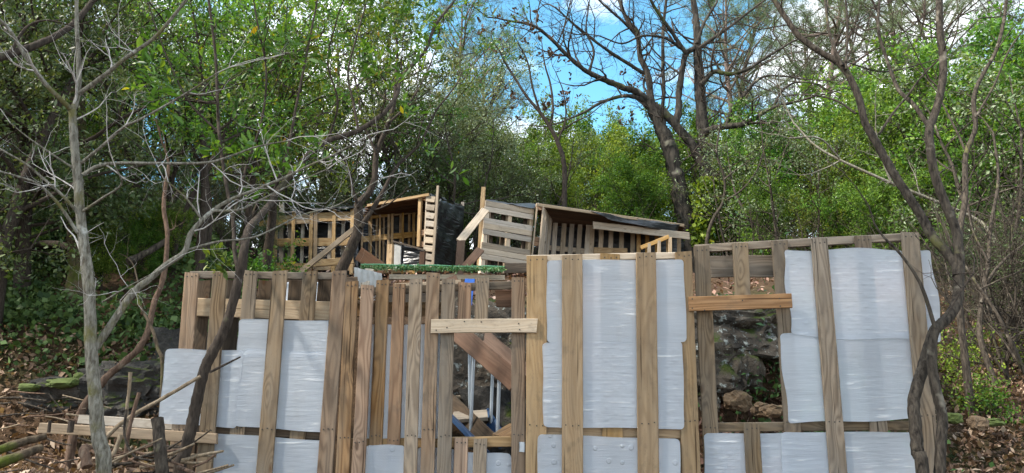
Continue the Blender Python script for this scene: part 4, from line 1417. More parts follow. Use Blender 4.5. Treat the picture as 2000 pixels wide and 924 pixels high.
# the great oak
oak, oak_b = traced('great_oak', [
    ([(1352, 500), (1345, 450), (1330, 390), (1320, 340), (1305, 280), (1287, 240), (1268, 198)], 18, 18, 50, 26),
    ([(1352, 500), (1368, 430), (1380, 345), (1377, 300), (1372, 240), (1367, 175), (1362, 100), (1360, 40), (1350, -20)], 18, 18.3, 44, 12),
    ([(1275, 205), (1302, 226), (1330, 256), (1355, 288), (1374, 325)], 18, 18, 20, 22),
    ([(1270, 200), (1240, 178), (1220, 172), (1190, 160), (1150, 142), (1115, 115), (1075, 75), (1040, 50), (990, 40)], 18, 17, 19, 5),
    ([(1265, 200), (1240, 190), (1215, 188), (1175, 200), (1140, 220), (1100, 237)], 18, 17.2, 12, 4),
    ([(1272, 200), (1265, 145), (1250, 110), (1245, 65), (1225, 40), (1205, -10)], 18, 18.5, 16, 8),
    ([(1260, 145), (1220, 120), (1175, 90), (1130, 55), (1085, 15)], 18.2, 17.8, 10, 4),
    ([(1318, 244), (1325, 220), (1326, 185), (1332, 140), (1340, 105), (1362, 92)], 18, 18.2, 17, 12),
    ([(1340, 105), (1310, 60), (1285, 25), (1265, -10)], 18.1, 17.6, 11, 6),
    ([(1335, 98), (1300, 75), (1255, 70), (1215, 85), (1170, 70)], 18.1, 17, 8, 3),
    ([(1290, 225), (1296, 190), (1295, 140), (1295, 65), (1302, -10)], 18.4, 19.5, 10, 7),
    ([(1370, 165), (1395, 140), (1425, 145), (1460, 135), (1500, 110), (1550, 80)], 18, 17.2, 13, 5),
    ([(1375, 258), (1415, 247), (1450, 243), (1480, 228), (1510, 210), (1570, 195)], 18, 16.8, 18, 6),
    ([(1420, 245), (1430, 215), (1450, 190), (1475, 160), (1500, 148), (1545, 150)], 17.8, 17, 12, 4),
    ([(1365, 95), (1400, 70), (1435, 45), (1480, 10)], 18.1, 17.6, 10, 5),
    ([(1362, 85), (1375, 45), (1400, 5)], 18.1, 18.2, 9, 5),
    ([(1245, 70), (1215, 40), (1180, 10), (1150, -20)], 18.3, 18, 8, 4),
    ([(1150, 142), (1160, 100), (1145, 60), (1150, 10)], 17.6, 17.6, 7, 3),
    ([(1115, 115), (1100, 70), (1110, 20)], 17.5, 17.6, 5, 3),
    ([(1450, 190), (1440, 150), (1460, 100)], 17.7, 17.6, 6, 3),
    ([(1510, 210), (1530, 175), (1560, 160), (1600, 165)], 17.2, 17, 7, 3),
], 'bark_oak', 'great bare oak with forked mossy trunk and gnarled limbs against the sky', twig_mat='bark_dark', twigs=(2.8, 1.25, 3, 0.04, 0.030), seed=41, rough=0.10, sides=12)

# foreground forked tree on the right
traced('forked_tree', [
    ([(1802, 924), (1793, 887), (1788, 832), (1785, 782), (1800, 727), (1815, 677), (1826, 645), (1850, 622), (1868, 592), (1873, 552), (1873, 502), (1868, 455), (1845, 395), (1825, 340), (1817, 290), (1815, 250), (1825, 225), (1840, 165), (1842, 115), (1835, 50), (1835, -30)], 3.95, 4.6, 27, 16),
    ([(1834, 935), (1838, 862), (1840, 812), (1827, 757), (1820, 702), (1824, 652), (1840, 628)], 3.95, 4.05, 23, 20),
    ([(1872, 540), (1866, 515), (1850, 495), (1820, 460), (1795, 415), (1765, 370), (1740, 330), (1715, 285), (1690, 240), (1675, 185), (1645, 130), (1600, 100), (1560, 70), (1535, 35), (1505, -10)], 4.25, 4.8, 24, 12),
    ([(1826, 640), (1805, 572), (1785, 532), (1755, 492), (1725, 462), (1708, 438)], 4.0, 4.1, 9, 4),
    ([(1645, 128), (1620, 65), (1610, -20)], 4.6, 4.8, 8, 6),
    ([(1652, 135), (1655, 50), (1650, -20)], 4.6, 4.7, 6, 5),
    ([(1672, 222), (1630, 195), (1575, 185), (1520, 190)], 4.6, 4.9, 6, 2),
    ([(1815, 250), (1785, 205), (1755, 175), (1735, 125), (1715, 55), (1720, -20)], 4.5, 4.9, 11, 6),
    ([(1717, 262), (1745, 220), (1770, 190), (1800, 150), (1845, 105), (1915, 35)], 4.5, 4.7, 6, 3),
    ([(1650, 120), (1720, 140), (1780, 130), (1850, 110)], 4.6, 5, 4, 2),
], 'bark_mid', 'leaning tree whose two twisted stems merge beside the leaning grey pallet', twig_mat='bark_dark', twigs=(2.6, 0.6, 2, 0.04, 0.0055), seed=51, rough=0.018)

traced('slender_tree', [
    ([(1878, 640), (1872, 560), (1875, 450), (1885, 390), (1885, 320), (1890, 290), (1905, 250), (1902, 190), (1920, 145), (1945, 100), (1960, 45), (1968, -20)], 7.0, 7.2, 15, 7),
    ([(1888, 300), (1870, 260), (1850, 220), (1830, 180)], 7.1, 7.3, 6, 3),
    ([(1905, 230), (1940, 170), (1970, 100), (2005, 50)], 7.1, 7.0, 6, 3),
], 'bark_mid', 'slender bare tree with a kinked stem standing behind the merged stems', twigs=(1.2, 0.6, 2, 0.04, 0.008), seed=61)
traced('thin_bare_tree', [
    ([(1942, 745), (1915, 662), (1917, 592), (1930, 512), (1935, 440), (1950, 350), (1940, 260)], 7.5, 8, 14, 5),
    ([(1917, 592), (1935, 540), (1970, 500), (2010, 470)], 7.6, 7.8, 8, 4),
    ([(1930, 512), (1900, 450), (1890, 400)], 7.7, 8, 5, 3),
], 'bark_mid', 'thin crooked bare tree rooted in the leaf litter by the green shrubs', twigs=(1.4, 0.6, 2, 0.05, 0.008), seed=62)
traced('leaning_bare_tree', [
    ([(1990, 560), (1960, 500), (1930, 450), (1890, 420), (1700, 340), (1600, 290), (1550, 240)], 9.5, 10.5, 12, 4),
    ([(1740, 355), (1720, 300), (1710, 250)], 9.9, 9.8, 6, 3),
    ([(1640, 310), (1600, 270), (1540, 270)], 10.2, 10, 5, 3),
], 'bark_pale', 'pale bare tree leaning low across the bushes behind the leaning grey pallet', twigs=(0.9, 0.8, 2, 0.04, 0.010), seed=63)
traced('twisted_bare_shrub', [
    ([(1380, 480), (1392, 430), (1412, 395), (1415, 350), (1400, 300), (1405, 255)], 14.8, 14.5, 9, 4),
    ([(1412, 395), (1450, 370), (1480, 330), (1495, 280)], 14.7, 14.3, 6, 3),
    ([(1415, 350), (1440, 330), (1470, 310)], 14.6, 14.4, 5, 2),
    ([(1400, 300), (1380, 280), (1345, 270)], 14.5, 14.5, 4, 2),
], 'bark_mid', 'twisted bare shrub growing beside the ivy-covered oak trunk', 'shrub', twigs=(1.0, 0.8, 2, 0.04, 0.012), seed=64)

# dead wood on the left
traced('leaning_dead_trunk', [
    ([(150, 825), (195, 752), (225, 722), (270, 682), (290, 642), (300, 597), (320, 537), (327, 462), (320, 400), (330, 320)], 5.3, 5.8, 17, 8),
], 'bark_red', 'reddish dead trunk leaning over behind the pale sapling', 'dead tree', twigs=(0.7, 0.5, 1, 0.02, 0.007), seed=71, rough=0.1)
traced('lichen_branch', [
    ([(318, 735), (307, 677), (295, 637), (272, 592), (270, 552)], 4.9, 5.1, 9, 5),
], 'bark_moss', 'yellow lichen-covered branch standing between the dead trunk and the pallet', 'branch', twigs=(0.7, 0.3, 1, 0.02, 0.005), seed=72)
traced('mossy_tree', [
    ([(118, 715), (128, 670), (135, 627), (148, 570), (155, 520), (150, 440), (165, 330), (150, 200), (160, 60), (150, -40)], 6.6, 7.6, 58, 26),
    ([(125, 680), (100, 705), (70, 735), (40, 760)], 6.55, 6.1, 24, 6),
    ([(135, 680), (160, 705), (185, 730)], 6.5, 6.2, 22, 6),
], 'bark_moss', 'thick mossy trunk with spreading roots on the dark bank', twig_mat='bark_dark', seed=73, rough=0.14, sides=12)
traced('overhanging_pine_branch', [
    ([(-60, 135), (0, 112), (60, 92), (110, 70), (150, 40), (190, -10)], 4.6, 5.4, 22, 12),
    ([(20, 105), (50, 55), (90, 40), (140, 50)], 4.8, 5.0, 8, 3),
], 'bark_dark', 'dark overhanging branch above the mossy trunk', 'branch', ground=False, twigs=(2.0, 0.5, 2, 0.0, 0.006), seed=74)


# ------------------------------------------------------------------ sticks, planks and brush on the left
def stick(pts, Y0, Y1, w0, w1, mat, label, group=None, name='stick', seed=0):
    n = len(pts)
    wp = [np.array(P(x, y, lerp(Y0, Y1, i / (n - 1)))) for i, (x, y) in enumerate(pts)]
    rr = [lerp(w0, w1, i / (n - 1)) / 2 * Y0 / FPX for i in range(n)]
    path, rad = smooth_path(wp, rr, 5)
    acc = Acc()
    c = path[len(path) // 2].copy()
    tube(acc, path - c, rad, 7, 0.06)
    o = link(name, acc.mesh(name, True), M[mat], None, Matrix.Translation(Vector(c)))
    return tag(o, label, 'stick' if name == 'stick' else name.replace('_', ' '), group)


stick([(200, 860), (250, 817), (320, 777), (392, 735)], 3.95, 4.1, 9, 7, 'stick', 'long straight pole leaning from the brush pile to the curved trunk', name='leaning_pole')
stick([(410, 727), (440, 712), (470, 697)], 4.2, 4.3, 6, 3, 'bark_dark', 'short dark twig end poking past the curved trunk')
stick([(255, 727), (252, 765), (248, 800), (250, 870)], 4.0, 4.0, 7, 5, 'stick', 'pale upright stick above the brush pile')
stick([(272, 767), (262, 800), (250, 850), (245, 900)], 3.95, 3.9, 7, 8, 'bark_red', 'reddish upright stick beside the pale upright one')
stick([(247, 800), (243, 850), (262, 890), (300, 900)], 3.8, 3.7, 5, 4, 'bark_mid', 'bent grey stick curving over the brush pile')
stick([(236, 850), (225, 880), (212, 905)], 3.85, 3.8, 9, 8, 'stick', 'stout yellowish stick end in the brush pile')
stick([(308, 817), (312, 870), (320, 960)], 3.75, 3.7, 22, 24, 'bark_mid', 'cut upright stump post with grey bark in the brush pile', name='stump_post')
stick([(170, 912), (165, 880), (168, 875)], 3.45, 3.5, 20, 18, 'bark_red', 'sawn brown stub at the foot of the pale sapling', name='stump')
plank(P(78, 836, 4.45), P(424, 857, 4.45), 0.058, 0.03, NF, 'tan', 'long tan plank edging the brush pile, nearer of two', group='planks edging the brush pile')
plank(P(155, 819, 4.75), P(385, 832, 4.70), 0.055, 0.03, NF, 'hutgrey', 'grey plank edging the brush pile, behind the tan one', group='planks edging the brush pile')
for i, (x, lab) in enumerate(((98, 'short peg before the end of the tan plank'), (140, 'thicker short peg before the tan plank'))):
    stick([(x, 822), (x - 3, 845)], 4.38, 4.38, 6 + 5 * i, 6 + 5 * i, 'bark_dark', lab, name='peg')
plank(P(395, 872, 4.72), P(388, 1040, 4.7), 0.13, 0.03, NF, 'brown', 'brown upright board at the foot of the weathered pallet')
rs = random.Random(12)
for i in range(30):
    x, y = rs.uniform(205, 400), rs.uniform(868, 930)
    a = rs.gauss(-0.1, 0.28)
    L = rs.uniform(50, 150)
    Y = rs.uniform(3.7, 4.25)
    dx, dy = L / 2 * math.cos(a), L / 2 * math.sin(a)
    stick([(x - dx, y - dy), (x + rs.uniform(-5, 5), y + rs.uniform(-4, 4)), (x + dx, y + dy)], Y, Y + rs.uniform(-.15, .15), rs.uniform(3, 9), rs.uniform(2, 6),
          rs.choice(['stick', 'stick', 'bark_mid', 'bark_red']), 'cut branch lying in the brush pile beside the curved trunk', 'cut branches of the brush pile', 'brush_branch')
for i in range(26):
    x, y = rs.uniform(-20, 190), rs.uniform(760, 925)
    a = rs.gauss(0.0, 0.7)
    L = rs.uniform(40, 130)
    p0 = P(x, y, 4.6)
    Yg = interp(y, [(760, 5.6), (925, 3.9)])
    dx, dy = L / 2 * math.cos(a), L / 2 * math.sin(a) * 0.4
    stick([(x - dx, y - dy), (x + rs.uniform(-5, 5), y + rs.uniform(-4, 4)), (x + dx, y + dy)], Yg, Yg, rs.uniform(2, 5), rs.uniform(1.5, 3),
          rs.choice(['stick', 'bark_mid', 'bark_red']), 'dry twig lying on the leaf heap of the dark bank', 'twigs on the leaf heap', 'dry_twig')
stick([(-30, 890), (30, 868), (90, 852)], 4.0, 4.2, 20, 14, 'bark_moss', 'mossy log lying on the leaf heap, upper of two', name='mossy_log')
stick([(-30, 915), (40, 890), (80, 875)], 3.8, 4.0, 22, 16, 'bark_moss', 'mossy log lying on the leaf heap, lower of two', name='mossy_log')
stick([(15, 500), (60, 482), (110, 478), (160, 492)], 7.6, 7.2, 22, 14, 'bark_dark', 'fallen dark log lying high on the dark bank', name='fallen_log')
stick([(250, 512), (290, 492), (325, 470)], 6.9, 7.2, 16, 12, 'bark_mid', 'fallen grey log slanting on the bank behind the dead trunk', name='fallen_log')
stick([(-20, 415), (60, 400), (110, 404)], 9.0, 8.8, 14, 8, 'bark_moss', 'mossy fallen stem across the upper bank', name='fallen_log')

# ------------------------------------------------------------------ generated trees and bushes
def gen_tree(seed, H, r0, stems=1, crown0=0.3, spread=0.38, n1=12, n2=5, n3=4, leaf=0.07, per=6, sig=0.07, aspect=0.5, lean=0.12, needle=False, upd=0.35, keep=1.0, tubes=True, kind='round'):
    rng = np.random.default_rng(seed)
    wood, leaf_pos, leaf_dir = Acc(), [], []
    for s in range(stems):
        az = rng.uniform(0, 6.28)
        base = np.array([math.cos(az), math.sin(az), 0]) * (0.0 if stems == 1 else 0.12 * H * rng.uniform(0.3, 1))
        d = np.array([math.cos(az) * lean, math.sin(az) * lean, 1.0])
        hh = H * (1 if s == 0 else rng.uniform(0.7, 0.98)) * 0.9
        n = 9
        pts = [base + np.array([0, 0, -0.2])]
        for i in range(n):
            d = d + rng.normal(size=3) * 0.10
            d[2] = abs(d[2]) + 0.1
            d /= np.linalg.norm(d)
            pts.append(pts[-1] + d * hh / n)
        rr = np.linspace(r0 if s == 0 else r0 * 0.7, r0 * 0.15, n + 1)
        path, rad = smooth_path(pts, rr, 3)
        tube(wood, path, rad, 8, 0.05)
        L = len(path)
        m1 = max(3, int(n1 / stems * (1.3 if stems > 1 else 1)))
        for k in range(m1):
            f = crown0 + (0.98 - crown0) * (k + rng.random()) / m1
            i = min(L - 1, int(f * (L - 1)))
            g = (f - crown0) / (1 - crown0)
            if kind == 'round':
                prof = 0.55 + 0.75 * math.sin(math.pi * min(1, 0.15 + g * 0.8))
            else:
                prof = 1.15 - 0.75 * g
            a = rng.uniform(0, 6.28)
            ln = H * spread * prof * rng.uniform(0.65, 1.15)
            dd = np.array([math.cos(a), math.sin(a), rng.uniform(0.0, 0.75) + 0.5 * g])
            dd /= np.linalg.norm(dd)
            p, q = path[i].copy(), []
            q.append(p)
            c = dd.copy()
            for _ in range(5):
                c = c + rng.normal(size=3) * 0.17
                c[2] += 0.05
                c /= np.linalg.norm(c)
                q.append(q[-1] + c * ln / 5)
            r1 = min(rad[i] * 0.6, 0.016 * ln + 0.008)
            tube(wood, q, np.linspace(r1, r1 * 0.3, 6), 5, cap=False)
            for _ in range(n2):
                j = rng.integers(2, 6)
                e = rng.normal(size=3)
                e /= np.linalg.norm(e)
                e = e * 0.9 + c * 0.6
                e[2] += 0.15
                e /= np.linalg.norm(e)
                l2 = ln * rng.uniform(0.28, 0.5)
                q2 = [q[j]]
                for _ in range(3):
                    e = e + rng.normal(size=3) * 0.2
                    e /= np.linalg.norm(e)
                    q2.append(q2[-1] + e * l2 / 3)
                if tubes:
                    tube(wood, q2, np.linspace(r1 * 0.4, r1 * 0.12, 4), 3, cap=False)
                if rng.random() > keep:
                    continue
                for _ in range(n3):
                    w = rng.normal(size=3)
                    w /= np.linalg.norm(w)
                    w[2] += 0.2
                    st = q2[rng.integers(1, 4)]
                    l3 = l2 * rng.uniform(0.2, 0.5)
                    for t in (0.35, 0.7, 1.0):
                        c3 = st + w * l3 * t
                        for _ in range(per):
                            leaf_pos.append(c3 + rng.normal(size=3) * sig)
                            if needle:
                                v = rng.normal(size=3)
                                leaf_dir.append(v / np.linalg.norm(v) * 0.9 + w * 0.7)
    la = Acc()
    if leaf_pos:
        leaves(la, np.array(leaf_pos), leaf, rng, upd, aspect, False, np.array(leaf_dir) if needle else None)
    return wood.mesh('trunk', True), la.mesh('crown')


def proto(bark, leafm, **kw):
    w, c = gen_tree(**kw)
    w.materials.append(M[bark])
    if leafm:
        c.materials.append(M[leafm])
    return (w, c if leafm else None, kw['H'])


PR = dict(
    holm=[proto('bark_dark', 'l_holm', seed=101 + i, H=8, r0=0.16, stems=1 + i % 2, crown0=0.18, spread=0.30, n1=26, n2=7, n3=6, leaf=0.085, per=6, sig=0.10) for i in range(3)],
    grey=[proto('bark_mid', 'l_grey', seed=121 + i, H=7, r0=0.12, stems=1 + i, crown0=0.25, spread=0.27, n1=20, n2=6, n3=5, leaf=0.075, per=5, sig=0.10) for i in range(2)],
    bush=[proto('bark_mid', 'l_bush', seed=141 + i, H=5, r0=0.08, stems=2 + i % 2, crown0=0.10, spread=0.34, n1=26, n2=6, n3=6, leaf=0.085, per=6, sig=0.08) for i in range(3)],
    arb=[proto('bark_dark', 'l_arb', seed=161 + i, H=6, r0=0.09, stems=2, crown0=0.42, spread=0.30, n1=20, n2=6, n3=5, leaf=0.075, per=5, sig=0.05, aspect=0.38) for i in range(2)],
    pine=[proto('bark_pine', 'l_pine', seed=181 + i, H=13, r0=0.20, stems=1, crown0=0.42, spread=0.22, n1=26, n2=6, n3=5, leaf=0.16, per=16, sig=0.03, aspect=0.06, needle=True, keep=0.95, lean=0.05) for i in range(2)],
    dead=[proto('bark_pine', 'l_dead', seed=191 + i, H=11, r0=0.15, stems=1, crown0=0.12, spread=0.20, n1=34, n2=6, n3=4, leaf=0.14, per=8, sig=0.04, aspect=0.06, needle=True, keep=0.6, lean=0.05) for i in range(1)],
    slim=[proto('bark_mid', 'l_grey', seed=211 + i, H=6, r0=0.07, stems=2, crown0=0.35, spread=0.24, n1=18, n2=6, n3=4, leaf=0.07, per=3, sig=0.08, keep=0.45, lean=0.2) for i in range(2)],
    bare=[proto('bark_mid', None, seed=201 + i, H=3.5, r0=0.035, stems=5, crown0=0.10, spread=0.30, n1=34, n2=9, n3=0, leaf=0.06, per=0, sig=0.05, lean=0.4) for i in range(2)],
)
LAB = dict(
    holm=('evergreen_tree', 'dark dense evergreen tree', 'tree', 'dark evergreen trees on the hillside'),
    grey=('grey_green_tree', 'grey-green small-leaved tree', 'tree', 'grey-green trees behind the huts'),
    bush=('green_bush', 'bright green leafy bush', 'bush', 'bright green bushes on the hillside'),
    arb=('strawberry_tree', 'glossy mid-green broad-leaved tree', 'tree', 'glossy broad-leaved trees on the bank'),
    pine=('pine_tree', 'thin-needled pine', 'tree', 'pines on the hillside'),
    dead=('dead_pine', 'pine with dead brown needles', 'tree', 'pines with dead brown needles'),
    slim=('slim_tree', 'slim thinly leaved tree', 'tree', 'slim thinly leaved trees'),
    bare=('bare_shrub', 'leafless brown twiggy shrub', 'shrub', 'leafless twiggy shrubs'),
)
tcount = 0


def plant(kind, px, Y, top, width=1.0, variant=None, label=None):
    global tcount
    v = PR[kind][(tcount if variant is None else variant) % len(PR[kind])]
    tcount += 1
    x = (px - 1000) / FPX * Y / CP
    gz = height(x, Y)
    ztop = P(px, top, Y).z
    s = max(0.15, (ztop - gz) / v[2])
    nm, lb, cat, grp = LAB[kind]
    zone = ('rooted on the dark ivy bank' if px < 330 else 'behind the curved trunk' if px < 540 else 'behind the yellow shelter' if px < 930 else
            'behind the grey shelter' if px < 1340 else 'behind the great oak' if px < 1450 else 'behind the leaning grey pallet' if px < 1800 else 'behind the forked tree')
    size = 'tall ' if top < 120 else ('low ' if top > 290 else '')
    depth_ = ', far up the slope' if Y > 19.5 else ''
    lb = size + lb + ' ' + zone + depth_
    grp = grp + ', ' + size + zone + depth_
    o = thing(nm, (x, Y, gz), label or lb, cat, grp)
    o.rotation_euler = (0, 0, RNG.uniform(0, 6.28))
    sw = s * width
    o.scale = (sw, sw, s)
    for part, me in (('trunk', v[0]), ('crown', v[1])):
        if me is None:
            continue
        c = bpy.data.objects.new(part, me)
        COL.objects.link(c)
        c.parent = o
    return o


PLANTS = [
    # left hillside, filled to the top of the frame
    ('holm', -160, 15, -120), ('holm', 80, 23, -30), ('holm', 190, 19, -10), ('holm', 400, 17, 20),
    ('holm', 600, 18, 130), ('holm', 780, 20, 150), ('grey', 850, 18, 100), ('grey', 740, 16, 130), ('grey', 880, 22, 100),
    ('dead', 90, 11, -160), ('dead', 640, 17, 120), ('pine', 20, 14, -220), ('dead', 240, 13, -100),
    ('holm', 0, 10.5, 140), ('holm', 250, 11, 130), ('holm', 340, 12.5, 220), ('holm', 440, 14, 200), ('bush', 120, 10, 190), ('bush', 210, 10.5, 330),
    ('holm', -60, 9, 230), ('bush', 330, 10.5, 350), ('holm', 430, 11.5, 330), ('holm', 520, 15.8, 260),
    ('arb', 300, 8.2, -60), ('arb', 440, 8.6, -60), ('arb', 560, 16.2, -40), ('arb', 680, 17, -30), ('arb', 790, 17, 30), ('arb', 350, 7.6, -80), ('arb', 490, 10, -60),
    ('holm', 60, 6.9, -160), ('holm', -60, 6.2, -120), ('holm', -330, 7.5, -250), ('holm', -520, 8, -300), ('holm', -700, 6.5, -300), ('holm', -250, 11, -200),  # holms well left of the frame are unseen, added to shade the fence
    ('holm', 30, 8.2, 330), ('holm', 150, 8.4, 350), ('holm', 250, 8.2, 400), ('holm', 320, 8.8, 400), ('holm', 90, 10, 250), ('holm', -20, 11.5, 150), ('holm', 150, 12.5, 120), ('bush', 270, 7.6, 470), ('bush', 330, 7.8, 470), ('bush', 210, 7.4, 500), ('bush', 20, 7.2, 480),
    ('holm', 1900, 10, 440), ('holm', 1985, 9.6, 410), ('holm', 1845, 11.5, 420), ('holm', 2050, 8.5, 380), ('bare', 1930, 8.0, 300), ('bare', 1975, 7.8, 290), ('bare', 2020, 7.4, 270), ('bare', 1890, 9.0, 320), ('bare', 1955, 8.8, 250), ('holm', 505, 17, 330), ('holm', 465, 18, 300), ('holm', 540, 19, 320), ('holm', 500, 13.5, 400),
    # centre
    ('grey', 930, 19, 215), ('bush', 930, 21, 225), ('grey', 1010, 18.5, 200), ('bush', 1070, 21, 240), ('bush', 1150, 20.5, 250), ('bush', 1215, 22, 215), ('bush', 1300, 23, 285),
    ('bush', 980, 20, 290), ('bush', 1110, 18.5, 320), ('bush', 1200, 18.5, 310), ('bush', 1270, 19, 330), ('holm', 900, 17, 300), ('holm', 1020, 17.5, 320),
    ('grey', 830, 16.5, 270), ('bush', 880, 18, 330), ('holm', 800, 16, 310), ('holm', 700, 16, 300), ('holm', 620, 15.6, 300), ('bush', 1040, 24, 230), ('bush', 1170, 25, 240), ('holm', 960, 26, 210),
    # right
    ('bush', 1400, 21, 235), ('bush', 1450, 23, 215), ('bush', 1500, 19, 290), ('bush', 1570, 18, 215), ('bush', 1640, 20, 195), ('bush', 1700, 17, 215), ('bush', 1760, 19, 170),
    ('bush', 1820, 16, 170), ('bush', 1870, 14, 150), ('bush', 1930, 13, 90), ('bush', 2000, 12, 90), ('bush', 2080, 12, 70), ('holm', 1960, 17, 110), ('holm', 2050, 19, 80),
    ('bush', 1430, 20, 330), ('bush', 1540, 15.5, 340), ('bush', 1620, 14.5, 350), ('bush', 1690, 14, 360), ('holm', 1480, 18, 320), ('holm', 1590, 22, 260), ('bush', 1780, 12.5, 330), ('bush', 1850, 12, 300),
    ('holm', 1720, 23, 240), ('holm', 1830, 22, 200), ('holm', 1520, 26, 250), ('holm', 1380, 26, 275), ('holm', 1250, 28, 265), ('holm', 1120, 28, 262), ('holm', 1650, 28, 240),
    ('pine', 1490, 27, -120), ('pine', 1420, 30, -60), ('pine', 1745, 25, -160), ('pine', 1900, 27, -100), ('pine', 980, 30, 40), ('pine', 1990, 24, -60), ('pine', 1560, 32, -20), ('pine', 1620, 26, -140), ('pine', 1680, 30, -40), ('pine', 1830, 29, -80), ('pine', 940, 26, -60),
    ('slim', 525, 15.5, 60), ('slim', 880, 16.6, 180), ('slim', 1470, 16, 180), ('slim', 1555, 14.5, 170), ('slim', 1650, 14, 180), ('slim', 1730, 13, 150), ('slim', 1990, 10, 20), ('slim', 1000, 17, 210), ('slim', 400, 12, 40), ('slim', 280, 9.6, 20), ('slim', 60, 10, 0), ('slim', 1930, 11, 80),
    # bare twiggy shrubs
    ('bare', 1960, 9.5, 270), ('bare', 2010, 9, 240), ('bare', 1900, 11, 330), ('bare', 1850, 12.5, 330), ('bare', 2060, 8.5, 230), ('bare', 1930, 10.5, 300), ('bare', 1990, 11.5, 230), ('bare', 1790, 12, 360), ('bare', 1700, 12.8, 370), ('bare', 1600, 13.5, 370), ('bare', 1520, 14, 360), ('bare', 1450, 15, 350),
    ('bare', 1200, 17, 330), ('bare', 1060, 17, 330), ('bare', 960, 16.5, 340), ('bare', 650, 15.2, 330), ('bare', 570, 15, 340), ('bare', 470, 12.5, 330), ('bare', 400, 9.5, 330), ('bare', 300, 9, 320), ('bare', 790, 15.5, 330), ('bare', 200, 9.5, 330), ('bare', 60, 9, 300),
]
for it in PLANTS:
    plant(*it)

# unseen trees, added so that their crowns shade the fence
for i, (x, y, lab) in enumerate(((-2.4, 1.7, 'unseen tall broad-leaved tree added to shade the fence'), (-5.4, 2.4, 'unseen tall broad-leaved tree added to shade the left end of the fence'))):
    w_, c_, h_ = proto('bark_dark', 'l_arb', seed=231 + i, H=10.5, r0=0.15, stems=1, crown0=0.52, spread=0.27, n1=24, n2=7, n3=6, leaf=0.085, per=6, sig=0.09, lean=0.03)
    o = thing('added_shade_tree', (x, y, height(x, y)), lab, 'tree')
    for part, me in (('trunk', w_), ('crown', c_)):
        c = bpy.data.objects.new(part, me)
        COL.objects.link(c)
        c.parent = o

# low green shrubs in the litter on the right
def low_shrub(px, py, Y, r, n, mat, label, name='low_shrub', leaf=0.03, seed=0, group=None):
    rng = np.random.default_rng(seed)
    c = P(px, py, Y)
    gz = height(c.x, c.y)
    root = thing(name, (c.x, c.y, gz), label, 'shrub', group)
    wood, la = Acc(), Acc()
    tips = []
    for k in range(14):
        d = rng.normal(size=3)
        d[2] = abs(d[2]) * 0.8 + 0.5
        twig(wood, np.zeros(3), d, r * rng.uniform(0.7, 1.3), 0.006, 2, rng, tips, up=0.02)
    tp = np.array([t[0] for t in tips])
    idx = rng.integers(0, len(tp), n)
    leaves(la, tp[idx] + rng.normal(size=(n, 3)) * 0.03, leaf, rng, 0.6, 0.55)
    tag(link('stems', wood.mesh('stems', True), M['bark_mid'], root, Matrix.Translation(root.location)), kind='stuff')
    link('crown', la.mesh('crown'), M[mat], root, Matrix.Translation(root.location))


for i, (x, y, Y, r) in enumerate(((1885, 760, 7.2, 0.27), (1925, 775, 7.0, 0.2), (1875, 700, 7.8, 0.33), (1985, 690, 8.2, 0.3), (1905, 690, 8.4, 0.33))):
    low_shrub(x, y, Y, r, 900, 'l_bush', 'small-leaved green shrub in the leaf litter beyond the forked tree', seed=300 + i, group='small-leaved shrubs in the litter')
for i, (x, y, Y, r) in enumerate(((480, 540, 9.5, 0.35), (530, 528, 10.5, 0.4))):
    low_shrub(x, y, Y, r, 1500, 'l_arb', 'small bright shrub at the near end of the yellow pallets', leaf=0.045, seed=320 + i, group='small shrubs by the yellow pallets')


# ------------------------------------------------------------------ ivy, ground cover, leaf litter
def scatter(n, fpos, size, mat, name, label, up=1.2, aspect=0.5, lift=0.02, seed=1, six=False, amp=0.03):
    rng = np.random.default_rng(seed)
    pos = []
    while len(pos) < n:
        q = fpos(rng)
        if q is None:
            continue
        x, y = q
        z = height(x, y) + lift + abs(rng.normal()) * amp
        pos.append((x, y, z))
    acc = Acc()
    leaves(acc, np.array(pos), size, rng, up, aspect, six, size_var=0.5)
    o = link(name, acc.mesh(name), M[mat])
    return tag(o, label, None, None, 'stuff')


def f_right(rng):
    y = 4.6 + 8.5 * rng.random() ** 1.6
    s = rng.uniform(0.5, 0.80)
    return s * y, y


def f_mid(rng):
    y = rng.uniform(5.0, 6.3)
    return rng.uniform(0.9, 2.9), y


def f_left(rng):
    y = rng.uniform(3.3, 6.2)
    s = rng.uniform(-0.80, -0.38)
    return s * y, y


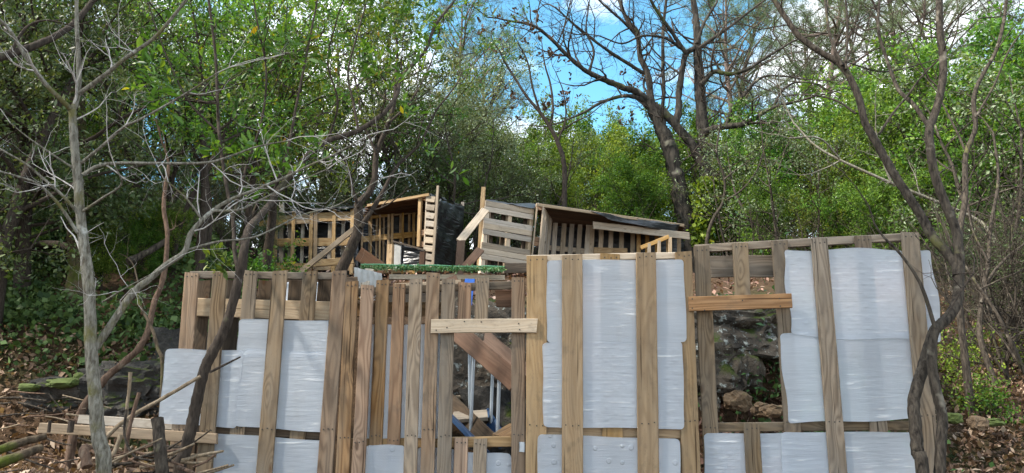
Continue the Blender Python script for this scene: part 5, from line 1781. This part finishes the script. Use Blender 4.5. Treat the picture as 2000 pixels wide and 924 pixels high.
def f_bank(rng):
    y = rng.uniform(6.0, 11.5)
    s = rng.uniform(-0.8, -0.36)
    x = s * y
    # patches
    if math.sin(x * 2.3 + 1) + math.sin(y * 2.9 + x) + rng.normal() * 0.7 < -0.5:
        return None
    return x, y


def f_terr(rng):
    y = rng.uniform(6.5, 14)
    return rng.uniform(-0.36, 0.52) * y, y


scatter(24000, f_right, 0.048, 'l_fall', 'leaf_litter', 'brown fallen leaves on the ground beyond the forked tree', seed=1)
scatter(3500, f_mid, 0.06, 'l_fall', 'leaf_litter', 'brown fallen leaves under the rock ledge', seed=2)
scatter(20000, f_left, 0.045, 'l_fall', 'leaf_litter', 'heap of brown leaves and bark scraps by the low planks', seed=3, up=0.5, amp=0.05)
scatter(6000, f_terr, 0.06, 'l_fall', 'leaf_litter', 'brown fallen leaves on the terrace of the huts', seed=4)
scatter(32000, f_bank, 0.042, 'l_ivy', 'ivy', 'dark ivy patches creeping over the left bank', seed=5, up=0.4, aspect=0.85, amp=0.10)
scatter(1400, lambda r: (r.normal() * 0.35 + 2.35, 6.0 + r.normal() * 0.25), 0.04, 'l_ivy', 'ivy', 'ivy leaves trailing on the dark mossy rock wall', seed=6, up=0.3, aspect=0.8, amp=0.35)

# ivy on the oak trunk
rngi = np.random.default_rng(77)
pos = []
for i in range(5200):
    t = rngi.random() ** 0.8
    y = lerp(480, 350, t)
    wx = lerp(32, 16, t)
    c = np.array(P(1384 + rngi.normal() * wx * 0.55, y, 17.75 + rngi.normal() * 0.16))
    pos.append(c)
acc = Acc()
leaves(acc, np.array(pos), 0.10, rngi, 0.1, 0.85)
tag(link('ivy', acc.mesh('ivy'), M['l_bush']), 'ivy climbing the right stem of the great oak', 'ivy')
# moss cushions on the bank
for i, (x, y, Y, w, h, lab) in enumerate(((50, 757, 5.75, 38, 16, 'small bright moss cushion on the edge of the leaf heap'), (115, 748, 5.8, 66, 20, 'broad moss cushion under the roots of the mossy trunk'), (160, 735, 5.9, 40, 20, 'moss cushion beside the pale sapling'))):
    rock(x, y, Y, w, h, 60 + i, 'moss', lab, 'moss_cushion', 0.8, cat='moss', sub=3, rough=0.25)
